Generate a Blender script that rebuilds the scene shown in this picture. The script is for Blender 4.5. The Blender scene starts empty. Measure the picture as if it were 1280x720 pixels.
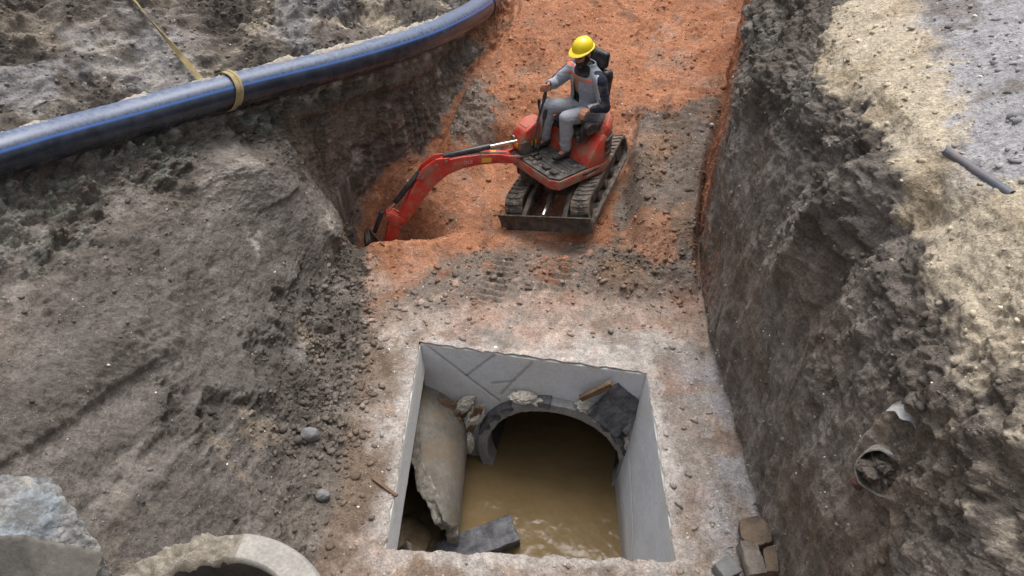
import bpy, bmesh, math, random
import numpy as np
from mathutils import Vector, Matrix, Euler
from mathutils.bvhtree import BVHTree

S = bpy.context.scene
COL = S.collection
R = math.radians

# ------------------------------------------------------------------ camera, sky, sun, exposure
cam_data = bpy.data.cameras.new("camera")
cam_data.lens = 36.0 * 967 / 1280
cam_data.sensor_width = 36.0
cam_data.clip_end = 500
cam = bpy.data.objects.new("camera", cam_data)
cam.location = (0, 0, 4.6)
cam.rotation_euler = (R(90 - 38.2), 0, R(1.4))
COL.objects.link(cam)
S.camera = cam

SUN_EL, SUN_AZ = R(72), R(20)          # azimuth measured from +y towards +x
world = bpy.data.worlds.new("World")
S.world = world
world.use_nodes = True
wn = world.node_tree
bg = wn.nodes["Background"]
sky = wn.nodes.new("ShaderNodeTexSky")
sky.sky_type = 'NISHITA'
sky.sun_disc = False
sky.sun_elevation = SUN_EL
sky.sun_rotation = SUN_AZ
sky.air_density = 1.0
sky.dust_density = 5.0
sky.ozone_density = 1.0
hs = wn.nodes.new("ShaderNodeHueSaturation")
hs.inputs["Saturation"].default_value = 0.30      # cloud cover: the sky light is nearly neutral
wn.links.new(sky.outputs[0], hs.inputs["Color"])
# overcast sky: the cloud deck is about three times brighter overhead than at the horizon
tcw = wn.nodes.new("ShaderNodeTexCoord"); sx = wn.nodes.new("ShaderNodeSeparateXYZ"); wn.links.new(tcw.outputs["Generated"], sx.inputs[0])
mr = wn.nodes.new("ShaderNodeMapRange"); mr.inputs["From Min"].default_value = 0.0; mr.inputs["From Max"].default_value = 1.0
mr.inputs["To Min"].default_value = 0.28; mr.inputs["To Max"].default_value = 1.9
wn.links.new(sx.outputs[2], mr.inputs["Value"])
mxw = wn.nodes.new("ShaderNodeMix"); mxw.data_type = 'RGBA'; mxw.blend_type = 'MULTIPLY'; mxw.inputs[0].default_value = 1.0
wn.links.new(hs.outputs[0], mxw.inputs[6]); wn.links.new(mr.outputs[0], mxw.inputs[7])
wn.links.new(mxw.outputs[2], bg.inputs[0])
bg.inputs[1].default_value = 0.15
sd = bpy.data.lights.new("sun", 'SUN')
sd.energy = .85
sd.angle = R(35)
sd.color = (1.0, 0.965, 0.92)
sun = bpy.data.objects.new("sun", sd)
sun.rotation_euler = Vector((math.sin(SUN_AZ) * math.cos(SUN_EL), math.cos(SUN_AZ) * math.cos(SUN_EL), math.sin(SUN_EL))).to_track_quat('Z', 'Y').to_euler()
COL.objects.link(sun)
S.view_settings.view_transform = 'Standard'
S.view_settings.look = 'None'
S.view_settings.gamma = 1
S.view_settings.exposure = 0.17
S.cycles.max_bounces = 6
S.cycles.diffuse_bounces = 3
S.cycles.glossy_bounces = 2
S.cycles.use_adaptive_sampling = True

# ------------------------------------------------------------------ helpers
def srgb(r, g, b):
    f = lambda c: (c / 255 / 12.92) if c / 255 <= 0.04045 else ((c / 255 + 0.055) / 1.055) ** 2.4
    return np.array([f(r), f(g), f(b)])

def smooth(a, b, x):
    t = np.clip((x - a) / (b - a), 0, 1)
    return t * t * (3 - 2 * t)

_rng = np.random.RandomState(7)
_perm = np.concatenate([_rng.permutation(256)] * 3).astype(np.int32)
_g = _rng.normal(size=(256, 3)).astype(np.float32)
_g /= np.linalg.norm(_g, axis=1)[:, None]

def gn(x, y, z, f=1.0, seed=0):
    """gradient noise, about -0.7 .. 0.7"""
    x = x * f + seed * 17.31; y = y * f + seed * 5.77; z = z * f - seed * 9.13
    xi = np.floor(x).astype(np.int32); yi = np.floor(y).astype(np.int32); zi = np.floor(z).astype(np.int32)
    xf = (x - xi).astype(np.float32); yf = (y - yi).astype(np.float32); zf = (z - zi).astype(np.float32)
    xi &= 255; yi &= 255; zi &= 255
    u = xf * xf * xf * (xf * (xf * 6 - 15) + 10); v = yf * yf * yf * (yf * (yf * 6 - 15) + 10); w = zf * zf * zf * (zf * (zf * 6 - 15) + 10)
    out = 0
    for dx in (0, 1):
        wx = u if dx else 1 - u
        a = _perm[xi + dx]
        for dy in (0, 1):
            wy = v if dy else 1 - v
            b = _perm[a + yi + dy]
            for dz in (0, 1):
                wz = w if dz else 1 - w
                g = _g[_perm[b + zi + dz]]
                out = out + wx * wy * wz * (g[:, 0] * (xf - dx) + g[:, 1] * (yf - dy) + g[:, 2] * (zf - dz))
    return out

def fbm(x, y, z, f, octs, seed=0, gain=0.5, mode=0):
    s = 0; a = 1.0
    for i in range(octs):
        n = gn(x, y, z, f * 2.03 ** i, seed + i * 3)
        if mode == 1: n = np.abs(n) * 2 - 0.45          # puffy clods, sharp creases
        elif mode == 2: n = 0.45 - np.abs(n) * 2        # ridges
        s = s + a * n; a *= gain
    return s

def mesh_obj(name, verts, faces, mat=None, parent=None, shade=True):
    me = bpy.data.meshes.new(name)
    me.from_pydata([tuple(v) for v in verts], [], [tuple(f) for f in faces])
    me.update()
    o = bpy.data.objects.new(name, me)
    COL.objects.link(o)
    if mat: me.materials.append(mat)
    if shade: me.shade_smooth()
    if parent: o.parent = parent
    return o

def tag(o, label=None, cat=None, group=None, kind=None):
    if label: o["label"] = label
    if cat: o["category"] = cat
    if group: o["group"] = group
    if kind: o["kind"] = kind
    return o

def empty(name, loc, rz=0, rot=None):
    o = bpy.data.objects.new(name, None)
    o.location = loc
    o.rotation_euler = rot if rot else (0, 0, rz)
    o.empty_display_size = 0.1
    COL.objects.link(o)
    return o

# ------------------------------------------------------------------ node material helper
class NM:
    def __init__(s, name):
        s.m = bpy.data.materials.new(name); s.m.use_nodes = True
        s.t = s.m.node_tree; s.b = s.t.nodes["Principled BSDF"]
        s.tc = None
    def n(s, typ, **kw):
        nd = s.t.nodes.new(typ)
        for k, v in kw.items():
            if k in nd.inputs: nd.inputs[k].default_value = v
            else: setattr(nd, k, v)
        return nd
    def l(s, a, b): s.t.links.new(a, b)
    def co(s, kind="Object"):
        if not s.tc: s.tc = s.n("ShaderNodeTexCoord")
        return s.tc.outputs[kind]
    def noise(s, scale, detail=4, rough=0.6, vec=None, stretch=None):
        nd = s.n("ShaderNodeTexNoise"); nd.inputs["Scale"].default_value = scale
        nd.inputs["Detail"].default_value = detail; nd.inputs["Roughness"].default_value = rough
        v = vec or s.co()
        if stretch:
            mp = s.n("ShaderNodeMapping"); mp.inputs["Scale"].default_value = stretch
            s.l(v, mp.inputs[0]); v = mp.outputs[0]
        s.l(v, nd.inputs["Vector"])
        return nd.outputs["Fac"]
    def vor(s, scale, feature='F1', out="Distance"):
        nd = s.n("ShaderNodeTexVoronoi"); nd.feature = feature; nd.inputs["Scale"].default_value = scale
        s.l(s.co(), nd.inputs["Vector"])
        return nd.outputs[out]
    def ramp(s, fac, stops):
        nd = s.n("ShaderNodeValToRGB"); e = nd.color_ramp.elements
        while len(e) < len(stops): e.new(0.5)
        for i, (p, c) in enumerate(stops):
            e[i].position = p
            if isinstance(c, (int, float)): c = (c, c, c)
            e[i].color = (*c, 1)
        s.l(fac, nd.inputs[0]); return nd.outputs[0]
    def mix(s, fac, a, b, mode='MIX'):
        nd = s.n("ShaderNodeMix"); nd.data_type = 'RGBA'; nd.blend_type = mode
        for sock, v in ((nd.inputs[0], fac), (nd.inputs[6], a), (nd.inputs[7], b)):
            if isinstance(v, (int, float)): sock.default_value = v if sock.type == 'VALUE' else (v, v, v, 1)
            elif isinstance(v, (tuple, list, np.ndarray)): sock.default_value = (*v, 1)
            else: s.l(v, sock)
        return nd.outputs[2]
    def math(s, op, a, b=0.0, c=None):
        nd = s.n("ShaderNodeMath"); nd.operation = op
        for i, v in enumerate((a, b, c)):
            if v is None: continue
            if isinstance(v, (int, float)): nd.inputs[i].default_value = v
            else: s.l(v, nd.inputs[i])
        return nd.outputs[0]
    def bump(s, h, strength, dist=0.01, prev=None):
        nd = s.n("ShaderNodeBump"); nd.inputs["Strength"].default_value = strength; nd.inputs["Distance"].default_value = dist
        s.l(h, nd.inputs["Height"])
        if prev: s.l(prev, nd.inputs["Normal"])
        return nd.outputs[0]
    def base(s, c):
        if isinstance(c, (tuple, list, np.ndarray)): s.b.inputs["Base Color"].default_value = (*c, 1)
        else: s.l(c, s.b.inputs["Base Color"])
    def rough(s, v):
        if isinstance(v, (int, float)): s.b.inputs["Roughness"].default_value = v
        else: s.l(v, s.b.inputs["Roughness"])
    def normal(s, v): s.l(v, s.b.inputs["Normal"])

# ------------------------------------------------------------------ the ground: one sheet
# cross-section of the trench (x, z) at stations along y; columns run from far left to far right
YS = [-40, -8, 0.1, 1.3, 1.8, 2.3, 3, 4, 5, 6, 7, 7.7, 8.5, 10, 12, 16, 60]
def T(*rows): return [list(r) for r in rows]
plate = [(-60, 3.2), (-9, 3.1), (-6, 3), (-4.6, 3), (-3.9, 3), (-3.2, 3), (-2.6, 3), (-1.8, 3), (-1.1, 3), (0, 3), (1.2, 3), (1.8, 3), (1.9, 3), (2.1, 3), (2.6, 3), (3.4, 3.05), (4.6, 3.1), (60, 3.2)]
TAB = [plate, plate, plate,
 [(-60, 3.6), (-9, 3.4), (-6, 2.9), (-4.6, 2.5), (-3.9, 2.4), (-3.1, 2.2), (-2.5, 2.0), (-1.7, 1.85), (-1.15, 1.8), (0, 1.5), (1.2, 1.5), (1.66, 1.6), (1.72, 2.1), (1.95, 2.5), (2.4, 2.8), (3.3, 3.0), (4.6, 3.3), (60, 3.6)],
 [(-60, 3.8), (-9, 3.5), (-6, 2.9), (-4.6, 2.3), (-3.95, 2.1), (-3.05, 1.65), (-2.3, 1.2), (-1.6, .95), (-1.15, .85), (0, .5), (1.2, .5), (1.66, .5), (1.71, 1.5), (1.9, 2.3), (2.3, 2.75), (3.2, 3.0), (4.6, 3.3), (60, 3.8)],
 [(-60, 3.9), (-9, 3.6), (-6, 2.9), (-4.6, 2.15), (-4.0, 2.0), (-3.0, 1.45), (-2.1, .75), (-1.5, .2), (-1.15, 0), (0, 0), (1.2, 0), (1.66, 0), (1.70, 1.2), (1.86, 2.1), (2.25, 2.7), (3.1, 2.95), (4.6, 3.35), (60, 4)],
 [(-60, 4), (-9, 3.7), (-6, 2.9), (-4.6, 2.15), (-4.0, 2.0), (-3.0, 1.5), (-2.1, .7), (-1.45, .04), (-1.15, 0), (0, 0), (1.2, 0), (1.66, 0), (1.70, 1.2), (1.86, 2.1), (2.2, 2.65), (3.0, 2.95), (4.6, 3.4), (60, 4)],
 [(-60, 4), (-9, 3.8), (-6, 3.0), (-4.5, 2.15), (-3.8, 1.95), (-2.9, 1.4), (-2.05, .6), (-1.5, .04), (-1.15, 0), (0, 0), (1.2, 0), (1.65, 0), (1.70, 1.2), (1.85, 2.1), (2.15, 2.65), (2.9, 2.95), (4.6, 3.45), (60, 4)],
 [(-60, 4.2), (-9, 3.9), (-6, 3.0), (-3.95, 2.05), (-3.3, 1.92), (-2.62, 1.3), (-2.0, .6), (-1.5, .05), (-1.15, 0), (0, 0), (1.2, 0), (1.64, 0), (1.70, 1.2), (1.84, 2.1), (2.12, 2.62), (2.8, 2.95), (4.6, 3.5), (60, 4)],
 [(-60, 4.2), (-9, 4), (-5.6, 3.1), (-3.15, 1.95), (-2.5, 1.72), (-2.28, 1.2), (-2.0, .6), (-1.72, .1), (-1.3, .08), (0, .08), (1.2, .08), (1.68, .06), (1.74, 1.2), (1.84, 2.1), (2.12, 2.6), (2.8, 2.95), (4.6, 3.5), (60, 4)],
 [(-60, 4.2), (-9, 4), (-5, 3.1), (-2.3, 1.9), (-1.72, 1.6), (-1.75, 1.1), (-1.78, .6), (-1.74, .12), (-1.2, .22), (.2, .28), (1.4, .28), (1.85, .28), (1.92, 1.2), (2.0, 2.05), (2.25, 2.6), (2.9, 2.95), (4.7, 3.5), (60, 4)],
 [(-60, 4.2), (-9, 4), (-4.5, 3.0), (-1.75, 1.8), (-1.18, 1.52), (-1.15, 1.1), (-1.1, .8), (-1.05, .45), (-.8, .42), (.3, .4), (1.5, .4), (2.05, .45), (2.12, 1.3), (2.2, 2.1), (2.4, 2.6), (3.0, 2.95), (4.7, 3.5), (60, 4)],
 [(-60, 4.2), (-9, 4), (-3.8, 2.8), (-1.45, 1.7), (-.95, 1.42), (-.88, 1.15), (-.8, 1.0), (-.7, .82), (-.5, .78), (.4, .72), (1.6, .65), (2.3, .75), (2.36, 1.5), (2.45, 2.15), (2.6, 2.6), (3.2, 2.95), (4.8, 3.5), (60, 4)],
 [(-60, 4.2), (-9, 4), (-3.0, 2.3), (-1.2, 1.4), (-.75, 1.28), (-.6, 1.2), (-.4, 1.2), (-.2, 1.2), (0, 1.2), (.7, 1.2), (1.8, 1.15), (2.7, 1.2), (2.78, 1.75), (2.9, 2.2), (3.05, 2.6), (3.6, 2.95), (5, 3.5), (60, 4)],
 [(-60, 4.2), (-9, 4), (-3, 2.6), (-1.6, 2.1), (-1.1, 1.9), (-.8, 1.9), (-.5, 1.9), (-.2, 1.9), (.2, 1.9), (1, 1.9), (2.2, 1.85), (3.2, 1.9), (3.3, 2.2), (3.4, 2.5), (3.55, 2.75), (4, 2.95), (5.4, 3.5), (60, 4)],
 [(-60, 4.2), (-9, 4), (-4, 3.2), (-2.4, 3.0), (-1.6, 2.9), (-1.1, 2.9), (-.7, 2.9), (-.2, 2.9), (.4, 2.9), (1.4, 2.9), (2.8, 2.9), (4.2, 2.9), (4.4, 2.95), (4.6, 3), (4.8, 3.1), (5.2, 3.2), (6.2, 3.5), (60, 4)],
 [(-60, 4.2), (-9, 4), (-4, 3.6), (-2.4, 3.5), (-1.6, 3.5), (-1.1, 3.5), (-.7, 3.5), (-.2, 3.5), (.4, 3.5), (1.4, 3.5), (2.8, 3.5), (4.2, 3.5), (4.4, 3.5), (4.6, 3.5), (4.8, 3.5), (5.2, 3.5), (6.2, 3.6), (60, 4)]]
TAB = np.array(TAB, dtype=np.float64)
SEG = [14, 50, 150, 60, 120, 120, 110, 40, 95, 100, 42, 110, 105, 75, 80, 110, 24]     # samples between columns
sv = np.concatenate([np.linspace(i, i + 1, n, endpoint=False) for i, n in enumerate(SEG)] + [[17.0]])
yv = np.concatenate([np.linspace(-40, -8, 6, endpoint=False), np.linspace(-8, 0.5, 24, endpoint=False), np.linspace(0.5, 2.0, 60, endpoint=False),
                     np.linspace(2.0, 8.6, 560, endpoint=False), np.linspace(8.6, 13, 240, endpoint=False), np.linspace(13, 18, 40, endpoint=False), np.linspace(18, 60, 12)])
NS, NY = len(sv), len(yv)

def pchip(xk, yk, x):
    h = np.diff(xk); d = np.diff(yk, axis=0) / h[:, None]
    m = np.zeros_like(yk)
    m[0], m[-1] = d[0], d[-1]
    a, b = d[:-1], d[1:]
    w1 = (2 * h[1:] + h[:-1])[:, None]; w2 = (h[1:] + 2 * h[:-1])[:, None]
    with np.errstate(divide='ignore', invalid='ignore'):
        mm = (w1 + w2) / (w1 / a + w2 / b)
    m[1:-1] = np.where(a * b > 0, mm, 0)
    i = np.clip(np.searchsorted(xk, x, side='right') - 1, 0, len(xk) - 2)
    t = ((x - xk[i]) / h[i])[:, None]; hh = h[i][:, None]
    return (2 * t**3 - 3 * t**2 + 1) * yk[i] + (t**3 - 2 * t**2 + t) * hh * m[i] + (-2 * t**3 + 3 * t**2) * yk[i + 1] + (t**3 - t**2) * hh * m[i + 1]

ysk = np.array(YS, float)
cx = pchip(ysk, TAB[:, :, 0], yv)     # NY x 18
cz = pchip(ysk, TAB[:, :, 1], yv)
k = np.arange(18.0)
X = pchip(k, cx.T, sv).T; Z = pchip(k, cz.T, sv).T      # NY x NS
# local x gets a gentle pchip; z keeps the crisp foot lines
Xl = np.array([np.interp(sv, k, r) for r in cx]); Zl = np.array([np.interp(sv, k, r) for r in cz])
X = 0.5 * X + 0.5 * Xl; Z = 0.5 * Z + 0.5 * Zl
Y = np.repeat(yv[:, None], NS, 1); SG = np.repeat(sv[None, :], NY, 0)
# base normals
def normals(X, Y, Z):
    du = np.stack([np.gradient(a, axis=1) for a in (X, Y, Z)], -1)
    dv = np.stack([np.gradient(a, axis=0) for a in (X, Y, Z)], -1)
    n = np.cross(du, dv); n /= np.linalg.norm(n, axis=2)[..., None] + 1e-12
    return n
Nn = normals(X, Y, Z)
x, y, z, s = [a.ravel().astype(np.float32) for a in (X, Y, Z, SG)]
N = Nn.reshape(-1, 3)
CH = np.array([(-0.935, 5.045), (-0.93, 2.985), (1.015, 2.93), (1.02, 4.705)])   # chamber mouth corners

def gauss(cx_, cy_, rx, ry, a=0.0):
    c_, s_ = math.cos(a), math.sin(a)
    u = (x - cx_) * c_ + (y - cy_) * s_; v = -(x - cx_) * s_ + (y - cy_) * c_
    return np.exp(-(u / rx) ** 2 - (v / ry) ** 2)

# warps used for material borders
w1 = fbm(x, y, z, 1.3, 4, 1); w2 = fbm(x, y, z, 2.1, 4, 21); w3 = fbm(x, y, z, 6.0, 4, 41, 0.6); w4 = fbm(x, y, z, 0.7, 3, 61)
fine = fbm(x, y, z, 22, 3, 71, 0.6)

floor = smooth(7.0, 7.5, s) * (1 - smooth(10.7, 11.0, s))
lwall = smooth(4.2, 4.6, s) * (1 - smooth(6.9, 7.4, s))
rwall = smooth(10.95, 11.15, s) * (1 - smooth(13.0, 13.8, s))
def bl(ys_, ss_): return np.interp(y, ys_, ss_)
b_sand = bl([2.0, 2.4, 3, 3.6, 4.3, 4.8, 5.5, 5.9, 7, 9], [14.2, 13.35, 13.25, 13.55, 13.70, 13.6, 13.85, 14.15, 14.2, 14.2])
b_grav = bl([2.0, 2.5, 3.1, 3.4, 3.8, 4.3, 4.8, 5.6, 8], [15.5, 14.9, 14.35, 14.05, 14.15, 14.4, 14.5, 14.72, 14.8])
b_green = bl([3.0, 3.7, 4.4, 5.1, 5.9, 6.8, 7.5], [4.85, 4.72, 4.62, 4.53, 4.40, 4.26, 4.1])
edge_r = .78 + .22 * (y - 6.5) + .34 * w2 + .14 * w3 + .2 * w1
mudA = smooth(-.10, .14, x - edge_r) * smooth(5.6, 5.9, y + .2 * w2) * (1 - smooth(8.1, 8.6, y + .5 * w2 + .2 * w3 - .15 * (x - 1.6))) * (s < 11)
ytop = np.interp(x, [-1.7, -1.4, -1.1, -.8, -.3, .5, 1.4], [5.6, 5.72, 5.88, 6.08, 6.38, 6.46, 6.5])
mudB = smooth(5.3, 5.7, y + .25 * w2 + .15 * w3 - .12 * smooth(-1, .5, x)) * (1 - smooth(-.10, .10, y - ytop + .16 * w2 + .10 * w3)) * smooth(-1.75, -1.5, x) * (s < 11)
# ---------- shape features
hole = gauss(-1.42, 6.74, .40, .22, -.15)
z_add = -0.75 * np.minimum(hole * 1.6, 1) * (s > 6.2) * (s < 9.5)
z_add += 0.13 * gauss(-1.0, 6.30, .75, .16, .12) * floor + 0.22 * gauss(-1.25, 7.25, .3, .25) * (s > 6.5) * (s < 9)
mound = np.maximum(mudA, .8 * gauss(1.05, 6.1, .6, .28)) * (.55 + .45 * gauss(1.6, 7.2, .6, 1.0)) + .12 * w2
mound = np.minimum(mound * floor, 1)
z_add += 0.22 * mound
z_add += 0.06 * gauss(.2, 5.95, 1.1, .3, -.1) * floor
track_a = np.exp(-((x - .35 - .25 * (y - 6)) / .12) ** 2) * smooth(5.6, 5.9, y) * (1 - smooth(6.35, 6.5, y)) * floor
track_b = np.exp(-((x + .25 - .25 * (y - 6)) / .12) ** 4) * smooth(5.45, 5.7, y) * (1 - smooth(6.3, 6.45, y)) * floor
z_add += (track_a + track_b) * (0.020 * np.sign(np.sin((y + .2 * x) * 2 * math.pi / .075)) - .02)
crown = gauss(-.70, 8.22, .36, .60, .15) * smooth(6.9, 7.3, s)
z_add += .20 * crown
z_add += .22 * gauss(.15, 9.5, .9, .8) * floor - .08 * gauss(1.2, 9.6, .5, .8) * floor
z = z + z_add.astype(np.float32)
pad = smooth(-.75, -.45, x) * (1 - smooth(1.0, 1.2, x)) * smooth(6.15, 6.35, y) * (1 - smooth(7.85, 8.1, y)) * floor
z = (z * (1 - pad) + (.235 + .12 * (y - 7.12)) * pad).astype(np.float32)

# ---------- displacement along the normal
y_ramp = smooth(5.4, 6.4, y + .25 * w1)
amp_big = 0.02 + .055 * lwall + .05 * rwall + .13 * smooth(12.4, 13.0, s) * (1 - smooth(13.6, 14.1, s)) + .03 * smooth(13.8, 14.5, s) + .13 * (1 - smooth(3.4, 4.2, s)) + .035 * floor * y_ramp
cr_r = smooth(12.3, 12.9, s + .5 * w1) * (1 - smooth(-.05, .15, s - b_sand + .25 * w1))
clod = .22 * cr_r + .06 * smooth(14, 15, s)
upper_clod = smooth(4.0, 4.15, s) * (1 - smooth(-.15, .12, s - b_green + .45 * w2 + .15 * w3)) * (1 - smooth(6.9, 7.4, y))
clod = np.maximum(clod, .50 * upper_clod)
foot_clod = smooth(6.2, 6.7, s + .6 * w2) * (1 - smooth(7.4, 7.9, s + .5 * w1)) * smooth(3.2, 4.0, y) * (1 - smooth(6.0, 6.3, y))
clod = np.maximum(clod, .28 * foot_clod)
near_rc = smooth(12.2, 12.9, s + .5 * w1) * (1 - smooth(2.9, 4.0, y + .6 * w2) * (s < 13.3)) * (1 - smooth(2.5, 3.0, y + .3 * w1) * (s >= 13.3)) * (1 - smooth(15.2, 16, s))
clod = np.maximum(clod, .20 * near_rc)
patch_mud = mudB * floor
clod = np.maximum(clod, .07 * np.maximum(patch_mud, mudA) * (.3 + smooth(-.1, .3, w1)) + .16 * gauss(1.0, 6.05, .6, .22) * floor)
clod = np.maximum(clod, .25 * smooth(.4, .6, crown + .2 * w3))
clod = np.maximum(clod, .36 * (1 - smooth(3.6, 4.1, s)) * smooth(-.35, .2, w1))
clod = np.maximum(clod, .05)
og_zone = floor * smooth(5.8, 6.4, y)
d = amp_big * fbm(x, y, z, 1.15, 4, 5) * 1.3
pf = fbm(x, y, z, 5.5, 5, 101, 0.55, mode=1)
d += clod * .27 * pf
d += .035 * clod * fbm(x, y, z, 34, 3, 131, 0.6, mode=1)
d += .005 * fbm(x, y, z, 40, 2, 151)
bank = np.clip(lwall + rwall + smooth(12.8, 13.2, s) + (1 - smooth(3.8, 4.4, s)), 0, 1)
sl_smooth = lwall * smooth(4.7, 5.2, s + .3 * w1) * (1 - smooth(6.2, 6.8, s)) * (1 - smooth(5.8, 6.3, y))
bank = bank * (1 - .35 * sl_smooth) * (1 - .6 * smooth(-.05, .2, s - b_sand) * (s > 13)) * (1 - .75 * rwall * (1 - smooth(11.9, 12.6, s + .5 * w1)))
d += bank * .030 * fbm(x, y, z, 4.2, 5, 161, .62, mode=2) * (.5 + smooth(-.2, .3, w1))
d += .035 * mudA * floor * fbm(x, y, z, 2.4, 4, 175, .6) + .02 * patch_mud * fbm(x * .7, y * 1.6, z, 3.0, 4, 177, .6)
d += bank * .012 * fbm(x, y, z, 14, 4, 171, .62) 
d += og_zone * (.10 * gn(x, y, z, 1.1, 185) + .022 * fbm(x, y, z, 3.2, 5, 181, .6) + .010 * fbm(x, y, z, 12, 3, 191, .6, mode=1))
# rock-like ribs on the right wall and a buttress
vs_n = fbm(y * 7, z * .8, x * 0, 1.0, 4, 207, .6)
d += rwall * (1 - smooth(12.4, 13, s)) * .018 * vs_n
d += rwall * (.045 * fbm(x * .9, y * 2.0, z * .45, 1.6, 4, 201, .55, mode=2) + .012 * fbm(x * 2, y * 4.0, z * .8, 3.5, 3, 205, .6))
d = d * (1 - .6 * pad) - .03 * pad
d += .16 * np.exp(-((y - 4.45 + .25 * z) / .17) ** 2) * smooth(12.0, 12.6, s) * (1 - smooth(13.4, 13.9, s))
d -= .12 * np.exp(-((y - 4.05 + .25 * z) / .16) ** 2) * smooth(12.3, 12.7, s) * (1 - smooth(13.4, 13.9, s))
# bucket-tooth grooves down the far left wall, smears on the near left slope
tooth = smooth(4.1, 4.5, s) * (1 - smooth(6.3, 6.9, s)) * smooth(6.0, 6.5, y + .2 * w1)
gro = fbm(x * 3.2, y * 3.2, z * .35, 2.2, 3, 231, .55, mode=2)
d += tooth * .085 * gro
smear = smooth(4.9, 5.4, s) * (1 - smooth(6.5, 7, s)) * (1 - smooth(4.2, 5.4, y))
# direction along the slope, tilted
qa = (x * .35 + y * .86 + z * .5)
ac = z + .27 * y + .03 * w4
sm_n = fbm(ac * 7, y * .55 + x * .3, z * 0, 1.0, 5, 251, .62)
smp = smear * (.35 + .65 * smooth(-.1, .25, w1 + .5 * w2))
d += smp * .034 * sm_n + smear * .02 * fbm(x, y, z, 5, 4, 257, .6)
band = np.exp(-((ac - 1.93) / .07) ** 4) * (1 - smooth(3.4, 3.9, y + .2 * w1)) * smear
band2 = np.exp(-((ac - 1.66) / .05) ** 4) * (1 - smooth(3.1, 3.5, y + .2 * w1)) * smear
rband = (smooth(1.99, 2.03, ac) * (1 - smooth(2.15, 2.35, ac))) * (1 - smooth(3.7, 4.1, y + .2 * w1)) * smear
d += -.055 * band - .045 * band2 + .035 * rband + rband * .030 * fbm(x * 2, y * 9, ac * 2, 2.0, 3, 253, .6, mode=1)
# terraces on the left slope: overhanging break line
brk = smooth(-.03, .03, gn(x * .7, y * .9, z * 1.6, 1.4, 271) + .06 * w3)
d += lwall * (1 - tooth) * .04 * (brk - .5) * smooth(5.0, 5.8, y)
d += lwall * .20 * np.exp(-((y - 5.75 - .12 * (s - 5)) / .38) ** 2) * smooth(4.3, 4.9, s) * (1 - smooth(6.0, 6.9, s))      # pale buttress
d -= lwall * .10 * smooth(6.3, 6.5, y + .12 * w2) * smooth(4.2, 4.6, s) * (1 - smooth(6.5, 7, s))
d += smear * .018 * fbm(qa * 6, (x * .9 - y * .3) * .9, z * .6, 2.4, 4, 255, .6)
# far upper bank: bedded steps
bed = (1 - smooth(3.0, 3.6, s)) * smooth(1.2, 2, s)
d += bed * .10 * fbm(x * .8, y * .8, z * 3, 1.3, 4, 281, .55, mode=2)
# the slab around the chamber stays nearly flat
ux = np.maximum(np.maximum(-.935 - x, x - 1.02), 0); uy = np.maximum(np.maximum(2.96 - y, y - 4.9), 0)
dist_ch = np.sqrt(ux ** 2 + uy ** 2)
flat = (1 - smooth(.02, .5, dist_ch)) * (z < .6)
slab = floor * (1 - smooth(5.0, 5.7, y)) * (y > 2)
d = d * (1 - .93 * flat) * (1 - .45 * slab) + .012 * flat * (w3 + .35)
d = d * smooth(-6, 2.0, y) + 0
d = d * (1 - .35 * np.maximum(band, band2))
scarp = smooth(-.12, .12, s - 6.05 + .6 * w1 + .35 * w3) * (1 - smooth(6.6, 7.0, s)) * smooth(3.0, 3.5, y) * (1 - smooth(5.2, 5.7, y))
d -= .08 * scarp
far = smooth(16, 30, np.abs(y)) + smooth(9, 20, np.abs(x))
d = np.where(far > .5, d * .3, d)
P = np.stack([x, y, z], 1) + N * d[:, None]
# under the pipe the ledge is a little undercut
P = P.astype(np.float64)

# ---------- colours (base colours of the soils, plus painted shade on the scarp)
c_orange = srgb(172, 120, 90); c_orange2 = srgb(146, 98, 72); c_orangep = srgb(192, 162, 144)
c_dark = srgb(106, 98, 90); c_dark2 = srgb(80, 74, 68); c_grey = srgb(134, 127, 120); c_green = srgb(112, 113, 104)
c_sand = srgb(188, 175, 154); c_sand2 = srgb(160, 145, 122); c_grav = srgb(158, 156, 158); c_slab = srgb(152, 143, 135)
c_brown = srgb(108, 90, 74); c_white = srgb(190, 184, 178)
col = np.repeat(c_dark[None, :], len(x), 0)
def lay(c, w):
    global col
    w = np.clip(w, 0, 1)[:, None]
    col = col * (1 - w) + c[None, :] * w
lay(c_grey, .75 * smooth(-.15, .3, w2 + .3 * w3))
lay(c_dark2, .6 * smooth(.1, .35, w1 - .3 * w3))
lay(c_brown, .25 * smooth(.05, .35, w4) * smooth(-.1, .2, w2))
# left wall: pale patches high on the far part, green-grey crumble under the pipe
lay(c_green, .8 * upper_clod * smooth(-.25, .1, w3 + .3 * w1))
lay(c_slab, .7 * smooth(.12, .35, gn(x, y, z, 1.9, 301) + .4 * w3) * lwall * smooth(4.6, 5.3, y) * (1 - smooth(6.3, 6.6, y)) * smooth(4.6, 5, s) * (1 - smooth(5.9, 6.3, s)))
butt = lwall * np.exp(-((y - 5.75 - .12 * (s - 5)) / .45) ** 2) * smooth(4.4, 4.9, s) * (1 - smooth(6.0, 6.6, s + .4 * w2))
lay(c_grey * 1.25, .8 * butt * smooth(-.35, .1, w2 + .3 * w3))
lay(srgb(92, 87, 83), .72 * sl_smooth)
lay(c_dark2 * .8, .5 * scarp * smooth(-.4, .1, w3))  # overhang shade painted dark into the recessed scarp
lay(c_grey, .5 * smp * smooth(.0, .4, sm_n + .3 * w2))
lay(c_dark2, .5 * smp * smooth(.05, .4, -sm_n + .2 * w3))
lay(c_grey * .95, .6 * np.maximum(band, band2))
lay(c_dark2, .5 * rband)
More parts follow.
